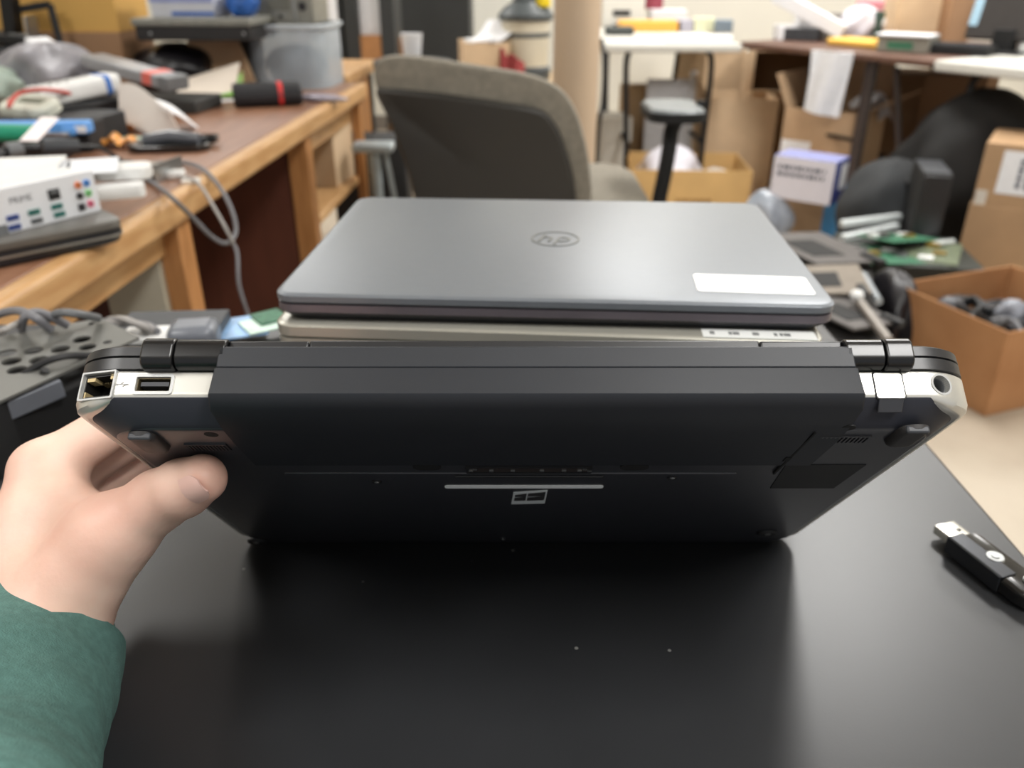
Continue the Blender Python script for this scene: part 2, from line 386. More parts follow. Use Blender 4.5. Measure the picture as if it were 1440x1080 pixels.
# docking connector
p, q = lp(655, 657), lp(832, 657); cx, cy, hw = (p.x + q.x) / 2, p.y, (q.x - p.x) / 2
dk = obj('docking_connector', M().ring(rrect(hw * 2, 0.0085, 0.001, 3, cx, cy), rrect(hw * 2 - 0.003, 0.0060, 0.0008, 3, cx, cy), -0.001, 0.0016), lid_black, lap)
obj('connector_slot', M().box((cx, cy, 0.0009), (hw * 2 - 0.003, 0.006, 0.0006)), mat('connector_brown', (52, 44, 42), 0.4), dk)
cm = M()
for uu in (662, 668, 691, 721, 762, 793, 815, 822, 829):
    x = lp(uu, 657).x; cm.box((x, cy + (0.0012 if uu in (668, 822) else -0.0008), 0.0013), (0.0018, 0.0014, 0.0008))
obj('connector_contact', cm, steel, dk)
for u0, u1 in ((581, 620), (872, 912)):
    p, q = lp(u0, 655), lp(u1, 655)
    obj('guide_recess', M().prism(rrect(q.x - p.x, 0.0075, 0.0035, 5, (p.x + q.x) / 2, p.y), -0.001, 0.0009), near_black, lap)
# pale label strip and window emblem sticker
p, q, r_, s_ = lp(626, 686), lp(849, 682), lp(626, 682), lp(849, 678)
strip = M().prism(rrect(q.x - p.x, 0.0042, 0.0015, 4, (p.x + q.x) / 2, (p.y + q.y) / 2), 0, 0.0004)
obj('label_strip', strip, mat('pale_sticker', (252, 253, 252), 0.35, var=0.02), lap, label='narrow pale label strip')
c4 = [lp(722, 692), lp(770, 689), lp(766, 707), lp(719, 708)]
st = obj('emblem_sticker', M().prism([(k.x, k.y) for k in reversed(c4)], 0, 0.0004), mat('emblem_silver', (232, 236, 236), 0.35, 0.1), lap, label='silver sticker with a four-pane window emblem')
def quad(u, v):
    a = c4[0].lerp(c4[1], u); b = c4[3].lerp(c4[2], u); return a.lerp(b, v)
for (a0, a1, b0, b1) in ((.06, .40, .12, .33), (.44, .95, .08, .34), (.06, .40, .37, .66), (.44, .95, .38, .68)):
    obj('emblem_pane', M().prism([(k.x, k.y) for k in reversed([quad(a0, b0 + .05), quad(a1, b0), quad(a1, b1), quad(a0, b1)])], 0.0003, 0.0007), ink, st)
# screws
for u, v, rr in ((530, 677, .0022), (945, 671, .0022), (707, 757, .0016)):
    p = lp(u, v); o = obj('screw', M().cyl((p.x, p.y, 0.0), (p.x, p.y, 0.0007), rr, n=16), lid_black, lap)
    obj('screw_head', M().ball((p.x, p.y + rr * .2, 0.0006), (rr * .55, rr * .55, .0005)), steel, o)
for u, v in ((297, 611), (1193, 602)):
    p = lp(u, v); obj('screw_hole', M().cyl((p.x, p.y, -0.0005), (p.x, p.y, 0.00008), 0.0027, n=20), near_black, lap)
# vents beside the battery
for u0, u1, v in ((264, 322, 628), (1149, 1220, 617)):
    p, q = lp(u0, v), lp(u1, v); n = 12
    g = obj('vent', M().box(((p.x + q.x) / 2, p.y, 0.0001), (q.x - p.x, 0.0072, 0.0004)), near_black, lap)
    m = M()
    for k in range(n): m.box((p.x + (k + .75) * (q.x - p.x) / n, p.y, 0.0004), ((q.x - p.x) / n * .42, 0.0068, 0.0006))
    m.box(((p.x + q.x) / 2, p.y + 0.0038, 0.0004), (q.x - p.x, 0.0006, 0.0008))
    obj('vent_bar', m, lap_black, g)
# rubber feet: two wedge feet at the rear, two round ones at the front
for u, v, sx in ((211, 619, -1), (1274, 610, 1)):
    p = lp(u, v)
    ft = M().loft([[(p.x + x * k, p.y + y * k2, w) for x, y in rrect(0.011, 0.021, 0.0045, 5)] for w, k, k2 in ((0, 1, 1), (0.0016, 0.95, 0.97), (0.0026, 0.8, 0.86), (0.0029, .6, .7))])
    f = obj('rubber_foot', ft, mat('foot_rubber', (44, 42, 42), 0.5), lap)
    obj('foot_tip', M().box((p.x, p.y + 0.0090, 0.0017), (0.0086, 0.0022, 0.0030)), dark_grey, f, 0.0008)
for u, v in ((364, 762), (1076, 750)):
    p = lp(u, v); f = obj('rubber_foot', M().cyl((p.x, p.y + .003, 0), (p.x, p.y + .003, 0.0016), 0.006, 0.0052, 20), rubber, lap, 0.0004)
    obj('foot_glint', M().cyl((p.x, p.y + .0045, 0.001), (p.x, p.y + .0045, 0.0019), 0.0016, n=12), steel, f)
# darker label on the underside
qs = [lp(1105, 653), lp(1218, 653), lp(1172, 686), lp(1083, 686)]
obj('dark_label', M().prism([(k.x, k.y) for k in reversed(qs)], 0, 0.0003), mat('dark_label', (26, 26, 27), 0.6), lap)
# shiny stripe of the side optical slot
obj('side_trim', M().box((0.1690, LY - 0.035, -0.0125), (0.0012, 0.022, 0.004)), white_plastic, lap, 0.0005)

# ================================================================ the hand and sleeve
def hand():
    import openvdb
    skin = mat('skin', (232, 198, 180), 0.5, var=0.0, col2=(222, 176, 158), scale=22, bump=0.06, bscale=420, sss=0.12)
    P = lambda u, v, d: np.array(at(u, v, d))
    lw = lambda x, y, z: np.array(LM @ Vector((x, y, -z)))
    W = P(32, 885, .365); a0 = Vector(P(10, 925, .356)); a1 = Vector(P(-52, 1125, .272)); a2 = Vector(P(-110, 1280, .21)); Fa = np.array(a0.lerp(a1, .35)); Fb = np.array(a0.lerp(a1, .7))
    K1 = P(60, 662, .388)
    k1l = LI @ Vector(K1)
    def kk(dx, dy, dz): return np.array(LM @ Vector((k1l.x + dx, k1l.y + dy, k1l.z - dz)))
    K2, K3, K4 = kk(-.003, -.021, .002), kk(-.001, -.042, -.002), kk(.004, -.061, -.010)
    C0, C1, C2, C3 = P(88, 842, .353), P(158, 752, .348), P(224, 703, .343), P(284, 673, .3305)
    prims = []                                            # (a, ra, b, rb, blend)
    def add(a, ra, b, rb, k): prims.append((a, ra, b, rb, k))
    W2 = W + np.array([-.012, .010, -.006]); W1 = W + np.array([.008, -.004, .002])
    add(W1, .0255, Fa + (W1 - W), .026, .01); add(W2, .024, Fa + (W2 - W), .025, .012); add(Fa, .026, Fb, .022, .012)
    add(W1, .0245, K1, .0142, .012); add(W, .0235, K2, .0135, .012); add(W2, .0215, K3, .0125, .012); add(W2, .0195, K4, .0115, .012)
    add(W1 * .45 + K1 * .55 + np.array([-.004, .004, 0]), .0195, W, .0235, .012)
    add(C0, .0225, C1, .0168, .014); add(C1, .0162, C2, .0122, .008)
    add(C2, .0122, C2 * .45 + C3 * .55, .0117, .005); add(C2 * .45 + C3 * .55, .0117, C3, .0101, .004)
    add(P(84, 705, .384), .0125, P(140, 748, .362), .0145, .014)          # web of the thumb
    fingers = []
    for K, r0, ys, xs in ((K1, .0128, .113, (-.186, -.158, -.136)), (K2, .0122, .091, (-.187, -.157, -.130)), (K3, .0115, .069, (-.187, -.160, -.135)), (K4, .0105, .049, (-.189, -.166, -.147))):
        p1, p2, p3 = lw(xs[0], ys, .0452), lw(xs[1], ys, .0418), lw(xs[2], ys, .0400)
        fingers.append([(K, r0, p1, r0 * .83), (p1, r0 * .83, p2, r0 * .73), (p2, r0 * .73, p3, r0 * .62)])
    allp = [q for p in prims for q in ((p[0], p[1]), (p[2], p[3]))] + [q for f in fingers for s in f for q in ((s[0], s[1]), (s[2], s[3]))]
    lo = np.min([q[0] - q[1] - .008 for q in allp], 0); hi = np.max([q[0] + q[1] + .008 for q in allp], 0)
    lo[2] = max(lo[2], TABLE + .004)
    vs = .0014
    n = np.ceil((hi - lo) / vs).astype(int)
    gx, gy, gz = (lo[i] + vs * np.arange(n[i], dtype=np.float32) for i in range(3))
    X, Y, Z = np.meshgrid(gx, gy, gz, indexing='ij'); X, Y, Z = (k.astype(np.float32) for k in (X, Y, Z))
    def cone(a, ra, b, rb):
        ab = b - a; L = float(ab @ ab)
        t = np.clip(((X - a[0]) * ab[0] + (Y - a[1]) * ab[1] + (Z - a[2]) * ab[2]) / L, 0, 1)
        return np.sqrt((X - a[0] - t * ab[0]) ** 2 + (Y - a[1] - t * ab[1]) ** 2 + (Z - a[2] - t * ab[2]) ** 2) - (ra + (rb - ra) * t)
    def smin(p, q, k):
        hh = np.clip(k - np.abs(p - q), 0, None) / k
        return np.minimum(p, q) - hh * hh * k * .25
    D = np.full(X.shape, 1.0, np.float32)
    for a, ra, b, rb, k in prims: D = smin(D, cone(a, ra, b, rb), k)
    FD = np.full(X.shape, 1.0, np.float32)
    for f in fingers:
        d = np.full(X.shape, 1.0, np.float32)
        for a, ra, b, rb in f: d = smin(d, cone(a, ra, b, rb), .003)
        FD = smin(FD, d, .0012)
    D = smin(D, FD, .007)
    g = openvdb.FloatGrid(0.1); g.copyFromArray(np.ascontiguousarray(D)); g.transform = openvdb.createLinearTransform(vs)
    pts, quads = g.convertToQuads(0.0)
    pts = pts + lo
    # keep the body's largest shell only
    m = M(); m.v = [Vector(p) for p in pts.tolist()]; m.f = [tuple(int(i) for i in reversed(q)) for q in quads]
    root = Vector((W[0], W[1], TABLE))
    person = thing('person', 'hand with a green sleeve gripping the side of the upright laptop', 'person', root)
    Ti = tr(*(-root)); m.xf(Ti)
    h = obj('hand', m, skin, person); sm = h.modifiers.new('soft', 'SMOOTH'); sm.factor = .5; sm.iterations = 6
    # nail on the thumb
    ax = Vector(C3 - C2).normalized(); tip = Vector(C3) + ax * .0008
    toward = (EYE - tip).normalized(); lapn = -(LM.to_3x3() @ Vector((0, 0, -1)))
    nn = (lapn * .75 + toward * .55 + Vector((0, 0, .40))); nn = (nn - ax * nn.dot(ax)).normalized(); sd = nn.cross(ax)
    nm = M()
    def nail(u, v):
        a = (u - .5) * 2; b = (v - .5) * 2
        wv = .0066 * math.sqrt(max(0, 1 - max(0, abs(b) - .35) ** 2 * 1.9))
        ang = a * wv / .0098
        return (math.sin(ang) * .0101, b * .0074, math.cos(ang) * .0101 + .0003 - (.0006 if b > 0 else .0002) * b * b)
    nm.sheet(nail, 12, 12, .0007, frame_m(tip, sd, ax, nn)).xf(Ti)
    obj('thumbnail', nm, mat('nail', (232, 190, 178), 0.28, var=.04, coat=.3), person, label='pale pink thumbnail')
    # sleeve: ribbed cuff and sleeve body
    knit = mat('green_knit', (82, 120, 113), 0.95, var=0.22, scale=260, bump=0.35, bscale=1400)
    knit2 = mat('green_ribbed_cuff', (86, 124, 117), 0.95, var=0.25, scale=240, bump=0.4, bscale=900, stretch=(1, 1, .3))
    ax = (a1 - a0).normalized(); sx = Vector((1, 0, 0)); sx = (sx - ax * sx.dot(ax)).normalized(); sy = ax.cross(sx)
    def ring(t, r, ph=0, wob=0):
        c = a0 + (a1 - a0) * t if t <= 1 else a1 + (a2 - a1) * (t - 1)
        return [c - root + (sx * math.cos(2 * math.pi * k / 72) * 1.08 + sy * math.sin(2 * math.pi * k / 72) * 1.0) * (r * (1 + wob * math.sin(3 * 2 * math.pi * k / 72 + ph) + wob * .6 * math.sin(5 * 2 * math.pi * k / 72 - ph * 2))) for k in range(72)]
    def rad(t, an):                                       # radius of the sleeve along its length, with soft folds
        base_r = .0404 - .0046 * min(t, 1.0)
        return base_r * (1 + .012 * math.sin(3 * an + 2.2 * t * 3) * min(1, t * 2) + .010 * math.sin(5 * an - 9 * t) * min(1, t * 2) + .010 * math.sin(24 * t + 1.5 * math.sin(an * 2)) * min(1, max(0, t - .1) * 3))
    def pt(t, an, dr=0.0):
        c = a0 + (a1 - a0) * t if t <= 1 else a1 + (a2 - a1) * (t - 1)
        return c - root + (sx * math.cos(an) * 1.08 + sy * math.sin(an)) * (rad(t, an) + dr)
    to = (EYE - a0); phc = math.atan2(to.dot(sy), to.dot(sx)); N = 96
    def ts(an): return .06 + .70 * abs(math.sin((an) / 2))    # slanted seam where the sleeve body overlaps the cuff
    AN = [2 * math.pi * k / N for k in range(N)]
    rows = [[pt(.10, a, -.0065) for a in AN], [pt(.03, a, -.0055) for a in AN], [pt(.0, a, -.0035) for a in AN], [pt(-.004, a, -.0015) for a in AN], [pt(.004, a, 0) for a in AN]]
    rows += [[pt(.004 + (ts(a) + .03 - .004) * q / 16, a, 0 if q < 16 else -.003) for a in AN] for q in range(1, 17)]
    obj('cuff', M().loft(rows, True), knit2, person, label='ribbed green cuff')
    rows = [[pt(ts(a) + .02, a, -.002) for a in AN], [pt(ts(a), a, -.0004) for a in AN], [pt(ts(a) - .006, a, .0014) for a in AN], [pt(ts(a) + .004, a, .0036) for a in AN]]
    rows += [[pt(ts(a) + .02 + (2 - ts(a) - .02) * q / 40, a, .0034 - .0012 * min(1, q / 8)) for a in AN] for q in range(41)]
    obj('sleeve', M().loft(rows, True), knit, person)
    return person
hand()

# ================================================================ flash drive lying on the table
def drive():
    a, b = onz(1330, 744, TABLE + .006), onz(1452, 838, TABLE + .006)
    yaw = math.degrees(math.atan2(b.y - a.y, b.x - a.x))
    c = (a + b) / 2; L = (b - a).length
    t = thing('flash_drive', 'black and silver flash drive lying on the black table', 'flash drive', (c.x, c.y, TABLE), (0, 0, yaw))
    k = L / 2
    gl = mat('glossy_black_plastic', (16, 16, 17), 0.15, coat=.5)
    body = M().loft([[(x, y * s, z) for y, z in rrect(.0215, .0105, .003, 4, 0, .0058)] for x, s in ((-k + .013, .8), (-k + .016, 1), (k - .002, 1), (k + .004, .8))])
    o = obj('body', body, gl, t)
    obj('swivel_cover', M().box2((-k + .012, -.0108, .0110), (k - .012, -.0002, .0120)).box2((-k + .012, -.0118, .0012), (k - .012, -.0108, .0120)), mat('gunmetal', (78, 80, 84), 0.25, .8), t, .0006)
    pl = obj('plug', M().ring(rrect(.0145, .0055, .0004, 2), rrect(.0135, .0045, .0003, 2), -.0075, .0075, tr(-k + .0055, 0, .0062) @ rot(90, 0, 90)), mat('plug_metal', (226, 224, 214), .25, .75), t)
    obj('plug_tongue', M().box((-k + .006, 0, .005), (.013, .0128, .0018)), white_plastic, pl)
    obj('plug_hole', M().box((-k + .006, .0034, .0089), (.0024, .0024, .0002)).box((-k + .006, -.0034, .0089), (.0022, .0022, .0002)), ink, pl)
    obj('rivet', M().cyl((.004, 0, .0110), (.004, 0, .0124), .0052, .0046, 20).cyl((.004, 0, .0124), (.004, 0, .0129), .0022, n=14), steel, t)
    obj('key_ring_eye', M().cyl((k - .006, .002, .0106), (k - .006, .002, .0124), .003, n=16), steel, t)
drive()

# ================================================================ stack of closed laptops behind
stack_lid = mat('brushed_grey_lid', (116, 121, 127), 0.38, 0.3, var=0.06, scale=90, stretch=(1, 14, 1))
stack_dark = mat('dark_laptop_edge', (34, 36, 42), 0.4)
stack_side = mat('laptop_side_grey', (108, 102, 108), 0.35, 0.4)
stack_silver = mat('silver_laptop_lid', (178, 176, 166), 0.32, 0.5, var=.05)
def closed_laptop(name, label, centre, yaw, w, d, hgt, lidm, basem, group='closed laptops in the stack', r=.012):
    t = thing(name, label, 'laptop', centre, (0, 0, yaw), group)
    def rr(z, ins): return [(x, y, z) for x, y in rrect(w - 2 * ins, d - 2 * ins, r, 5)]
    hb = hgt * .62
    obj('base', M().loft([rr(0, .012), rr(.0008, .006), rr(hb * .45, .0015), rr(hb * .5, .001)]), stack_dark, t)
    obj('palm_deck', M().loft([rr(hb * .52, .001), rr(hb * .6, 0.0002), rr(hb, .0004)]), basem, t)
    obj('lid', M().loft([rr(hb + .0008, .001), rr(hb + .002, .0), rr(hgt - .0014, .0), rr(hgt - .0003, .0012), rr(hgt, .003)]), lidm, t)
    return t
ztop = 0.75 + 0.128
c4s = [onz(u, v, ztop) for u, v in ((404, 412), (1178, 432), (1066, 284), (490, 277))]
cc = sum(c4s, Vector()) / 4; wv = (c4s[1] - c4s[0] + c4s[2] - c4s[3]) / 2; dv = (c4s[3] - c4s[0] + c4s[2] - c4s[1]) / 2
yw = math.degrees(math.atan2(wv.y, wv.x)); HT = .019
zt = ztop - HT
top = closed_laptop('laptop', 'dark grey laptop lying closed on top of the stack, round emblem on its lid', (cc.x, cc.y, zt), yw, wv.length, dv.length, HT, stack_lid, stack_side)
TI = (tr(cc.x, cc.y, zt) @ rot(0, 0, yw)).inverted()
def tl(u, v, z=HT): return TI @ onz(u, v, zt + z)
e = tl(781, 336); em = mat('emblem_grey', (112, 114, 112), 0.45, 0.3)
lg = obj('emblem', M().ring([(e.x + .0185 * math.cos(R(k * 9)), e.y + .0185 * math.sin(R(k * 9))) for k in range(40)], [(e.x + .0168 * math.cos(R(k * 9)), e.y + .0168 * math.sin(R(k * 9))) for k in range(40)], HT, HT + .0004), em, top)
obj('emblem_letter', M().text('hp', .026, .0004, tr(e.x, e.y, HT + .0003) @ Matrix(((1, .25, 0, 0), (0, 1, 0, 0), (0, 0, 1, 0), (0, 0, 0, 1)))), em, lg)
qs = [tl(976, 386), tl(1134, 391), tl(1146, 416), tl(979, 409)]
cq = sum(qs, Vector()) / 4; wq = ((qs[1] - qs[0]).length + (qs[2] - qs[3]).length) / 2; dq = ((qs[3] - qs[0]).length + (qs[2] - qs[1]).length) / 2
obj('white_label', M().prism(rrect(wq, dq, .003, 4), HT, HT + .0005, tr(cq.x, cq.y, 0) @ rot(0, 0, math.degrees(math.atan2(qs[1].y - qs[0].y, qs[1].x - qs[0].x)))), mat('label_white', (250, 250, 250), .45, var=0.01), top, label='blank white rounded label')
# silver laptop just below, then two more carrying the stack
zs = zt - .026
sil = closed_laptop('laptop', 'silver laptop second from the top of the stack, lettered label at its corner', (cc.x - .002, cc.y - .003, zs), yw - 1.2, wv.length - .006, dv.length + .008, .026, stack_silver, stack_silver)
SI = (tr(cc.x - .002, cc.y - .003, zs) @ rot(0, 0, yw - 1.2)).inverted()
hw, hd = (wv.length - .006) / 2, (dv.length + .008) / 2
z0 = 0.75; n_left = 3; hh = (zs - z0) / n_left
for k in range(n_left):
    closed_laptop('laptop', ['closed laptop resting directly on the black table under the stack', 'closed laptop third from the top of the stack', 'closed laptop fourth from the top of the stack'][[0, 2, 1][k]], (cc.x + (.002, -.003, .001)[k], cc.y + (.008, .006, .004)[k], z0 + k * hh), yw + (.8, -.6, .4)[k], wv.length + .002, dv.length - .006, hh - .0004, stack_silver if k == 2 else stack_lid, stack_side)
lx0 = SI @ onz(984, 463, zs + .024); lx1 = SI @ onz(1140, 467, zs + .024)
lb = obj('lettered_label', M().box(((lx0.x + lx1.x) / 2, -hd + .0075, .0261), (lx1.x - lx0.x, .013, .0005)), mat('label_pale', (222, 224, 222), .5, var=.02), sil, label='pale label with a line of faint black lettering')
m = M(); rr = random.Random(3); x = lx0.x + .006
while x < lx1.x - .012:
    w = rr.choice((.003, .004, .002)); m.box((x, -hd + .0075, .0264), (w, .0045, .0002)); x += w + rr.choice((.0015, .0015, .008))
obj('lettering', m, mat('faint_ink', (120, 122, 122), .7), lb)

# ================================================================ the room
struct('floor', M().box2((-3.4, -2.4, -.05), (5.2, 6.4, 0)), mat('concrete_floor', (184, 172, 154), .55, scale=2.5, col2=(164, 150, 132), bump=.02, bscale=60))
wall_paint = mat('wall_paint', (222, 218, 206), .7, var=.03, scale=2)
struct('wall_back', M().box2((-3.4, 6.2, 0), (5.2, 6.3, CEIL + .05)), wall_paint)
struct('wall_left', M().box2((-3.5, -2.4, 0), (-3.4, 6.3, CEIL + .05)), wall_paint)
struct('wall_right', M().box2((5.2, -2.4, 0), (5.3, 6.3, CEIL + .05)), wall_paint)
struct('ceiling', M().box2((-3.4, -2.4, CEIL), (5.2, 6.3, CEIL + .05)), mat('ceiling_tile', (226, 226, 222), .85, var=.04, scale=40))
struct('baseboard_back', M().box2((-3.4, 6.18, 0), (5.2, 6.2, .1)), mat('baseboard_grey', (120, 112, 104), .5))
frame_white = mat('fixture_white', (235, 235, 232), .4, var=.02)
diffuser = mat('lit_diffuser', (255, 252, 244), .5, var=0, emit=3.0)
for i, (lx, ly, lw) in enumerate(LAMPS):
    t = thing('ceiling_light', 'white fluorescent troffer fixed to the ceiling', 'ceiling light', (lx, ly, CEIL - .07), group='ceiling fluorescent fixtures')
    obj('frame', M().ring(rrect(.68, 1.28, .01, 2), rrect(.58, 1.18, .005, 2), 0, .07), frame_white, t)
    obj('diffuser', M().box((0, 0, .055), (.58, 1.18, .01)), diffuser, t)
cs = onz(810, 300, 0)
col_m = M().lathe([(.088, 0), (.088, .10), (.078, .11), (.078, CEIL)], 32)
cx_ = ony(811, 60, 2.95)
o = struct('pillar', col_m, mat('tan_pillar_paint', (196, 172, 146), .5, var=.05, scale=3)); o.location = (cx_.x, 2.95, 0)

# ================================================================ long wooden desk on the left
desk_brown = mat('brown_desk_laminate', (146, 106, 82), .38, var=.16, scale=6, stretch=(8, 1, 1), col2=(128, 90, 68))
oak = mat('oak_edge', (200, 160, 112), .42, scale=10, stretch=(8, 1, 8), col2=(182, 138, 90))
oak_v = mat('oak_upright', (190, 136, 84), .45, scale=10, stretch=(8, 8, 1), col2=(168, 116, 68))
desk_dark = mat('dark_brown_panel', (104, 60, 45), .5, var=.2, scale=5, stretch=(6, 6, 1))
pale_panel = mat('pale_panel', (190, 184, 166), .6, var=.05)
DY = math.degrees(math.atan(.0495))
dk_o = Vector((-.57 + .0495, 1.0, 0))
desk = thing('desk', 'long brown wooden desk with oak edges, crowded with electronics', 'desk', dk_o, (0, 0, -DY))
DM = tr(*dk_o) @ rot(0, 0, -DY); DI = DM.inverted()
obj('desk_top', M().box2((-.90, -1.1, .712), (-.028, 1.62, .75)), desk_brown, desk, .002)
obj('oak_edge', M().box2((-.030, -1.1, .706), (.0, 1.62, .7505)), oak, desk, .009, seg=3)
obj('apron', M().box2((-.060, -1.0, .652), (-.042, .26, .692)), oak, desk, .003)
obj('apron', M().box2((-.070, 1.0, .640), (-.050, 1.60, .700)), oak, desk, .003)
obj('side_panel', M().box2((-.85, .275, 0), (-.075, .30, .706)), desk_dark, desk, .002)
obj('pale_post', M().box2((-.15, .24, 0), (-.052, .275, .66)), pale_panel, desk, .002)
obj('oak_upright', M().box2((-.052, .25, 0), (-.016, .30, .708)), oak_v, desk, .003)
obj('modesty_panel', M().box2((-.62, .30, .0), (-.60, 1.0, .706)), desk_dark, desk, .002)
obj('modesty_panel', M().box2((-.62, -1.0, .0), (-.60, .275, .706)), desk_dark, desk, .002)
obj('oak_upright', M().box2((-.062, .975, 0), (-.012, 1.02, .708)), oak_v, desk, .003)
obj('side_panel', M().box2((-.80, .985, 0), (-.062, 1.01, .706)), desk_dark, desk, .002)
obj('shelf', M().box2((-.70, 1.02, .455), (-.040, 1.60, .478)), oak, desk, .003)
obj('shelf', M().box2((-.70, 1.02, .18), (-.040, 1.60, .203)), oak, desk, .003)
obj('oak_upright', M().box2((-.045, 1.585, 0), (-.018, 1.615, .708)), oak_v, desk, .003)
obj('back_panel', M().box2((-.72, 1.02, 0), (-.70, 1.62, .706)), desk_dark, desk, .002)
def D(u, v, z=.75):                                        # on the desk plane
    return onz(u, v, z)

# oak cabinet table beyond the desk
p = onz(455, 106, .75); 
t = thing('side_table', 'low oak table standing at the far end of the long desk', 'table', (-.86, 3.08, 0), (0, 0, -3))
obj('table_top', M().box2((-.45, -.26, .715), (.34, .26, .75)), oak, t, .004)
obj('side_panel', M().box2((.27, -.24, 0), (.30, .24, .715)), oak_v, t, .003)
obj('side_panel', M().box2((-.43, -.24, 0), (-.40, .24, .715)), oak_v, t, .003)
obj('front_panel', M().box2((-.40, .0, .30), (.27, .02, .62)), oak, t, .003)

def carton(name, label, cat, x, y, z, w, d, h, yaw=0, ma=None, flaps=(), opened=False, group=None, tape=False):
    ma = ma or cardboard; th = .005
    t = thing(name, label, cat, (x, y, z), (0, 0, yaw), group)
    m = M()
    if opened:
        m.box2((-w / 2, -d / 2, 0), (w / 2, d / 2, th)); m.box2((-w / 2, -d / 2, th), (w / 2, -d / 2 + th, h)); m.box2((-w / 2, d / 2 - th, th), (w / 2, d / 2, h))
        m.box2((-w / 2, -d / 2 + th, th), (-w / 2 + th, d / 2 - th, h)); m.box2((w / 2 - th, -d / 2 + th, th), (w / 2, d / 2 - th, h))
    else: m.box2((-w / 2, -d / 2, 0), (w / 2, d / 2, h))
    obj('carton_body', m, ma, t, .002)
    for side, ang, ln in flaps:
        L = w if side in 'fb' else d
        bm = M().box2((-L / 2 + .004, 0, -.002), (L / 2 - .004, ln, .002))
        T = {'f': tr(0, -d / 2, h) @ rot(0, 0, 180), 'b': tr(0, d / 2, h), 'l': tr(-w / 2, 0, h) @ rot(0, 0, 90), 'r': tr(w / 2, 0, h) @ rot(0, 0, -90)}[side]
        obj('flap', bm.xf(T @ rot(ang, 0, 0)), ma, t, .001)
    if tape: obj('packing_tape', M().box2((-w / 2 - .0006, -.025, h), (w / 2 + .0006, .025, h + .0008)).box2((w / 2, -.025, h - .08), (w / 2 + .0008, .025, h + .0008)).box2((-w / 2 - .0008, -.025, h - .08), (-w / 2, .025, h + .0008)), tape_clear, t)
    return t
def marks(t, T, w, h, rows, ma=None, seed=1, name='lettering'):   # rows of unreadable print on a label or a box
    rr = random.Random(seed); m = M()
    for r_ in range(rows):
        x = -w / 2; y = h / 2 - (r_ + .5) * h / rows
        while x < w / 2 - .01 * w:
            q = rr.uniform(.05, .16) * w
            m.box((min(x + q / 2, w / 2), y, .0004), (min(q, w / 2 - x), h / rows * .55, .0006), T); x += q + .035 * w
    return obj(name, m, ma or ink, t)

# boxes at the back of the desk
t = carton('box', 'brown carton on the back of the desk carrying the yellow box', 'box', -1.36, 2.50, .75, .62, .20, .155, -3, mat('brown_carton', (162, 126, 94), .85, var=.1, scale=8))
t = carton('box', 'large plain yellow box on top of the brown carton', 'box', -1.34, 2.50, .905, .58, .19, .20, -3, mat('yellow_box', (216, 170, 92), .7, var=.06, scale=6))
# cardboard box in the desk shelf
p = onz(486, 262, .478)
t = carton('box', 'small pale cardboard box sticking out of the desk shelf', 'box', p.x - .072, p.y + .075, .479, .13, .17, .185, -DY - 6, cardboard_pale)
p = DM @ Vector((-.105, 1.09, 0))
solo('tape_roll', M().ring([(.030 * math.cos(R(k * 12)), .030 * math.sin(R(k * 12))) for k in range(30)], [(.018 * math.cos(R(k * 12)), .018 * math.sin(R(k * 12))) for k in range(30)], 0, .075), mat('lime_tape', (186, 186, 40), .5), 'lime yellow roll standing on the desk shelf beside the small box', 'tape roll', (p.x, p.y - .015, .478), bevel=.002)

# ================================================================ things on the wooden desk
rnd = random.Random(11)
def cable(name, label, pts, r, ma, group=None, closed=False, cat='cable'):
    c = Vector(pts[0]); sp = smooth_path([Vector(p) - c for p in pts], 8)
    return solo(name, M().tube(sp, r, 8), ma, label, cat, c, group=group)
def put(m, T): return m.xf(T)
# laptop at the desk edge and the motherboard on it
lpt = thing('laptop', 'thick grey laptop closed on the desk edge beneath the white motherboard', 'laptop', (0, 0, 0))
a, b = D(-60, 392), D(182, 341)
yw2 = math.degrees(math.atan2((b - a).y, (b - a).x)); wv2 = Vector((math.cos(R(yw2)), math.sin(R(yw2)), 0)); nv2 = Vector((-wv2.y, wv2.x, 0))
lc = b - wv2 * .18 + nv2 * .125
lpt.location = (lc.x, lc.y, .75); lpt.rotation_euler = (0, 0, R(yw2))
def rr2(z, ins, w=.36, d=.25, r=.02): return [(x, y, z) for x, y in rrect(w - 2 * ins, d - 2 * ins, r, 5)]
obj('base', M().loft([rr2(0, .010), rr2(.003, .003), rr2(.011, .001), rr2(.014, 0), rr2(.0185, 0)]), stack_dark, lpt)
obj('silver_edge', M().loft([rr2(.0110, -.0006), rr2(.0135, -.0006)]), steel, lpt)
obj('lid', M().loft([rr2(.0200, .001), rr2(.0215, 0), rr2(.0290, 0), rr2(.0305, .002)]), mat('matte_grey_lid', (104, 102, 98), .45, var=.1, scale=20), lpt)
ZL = .75 + .0305
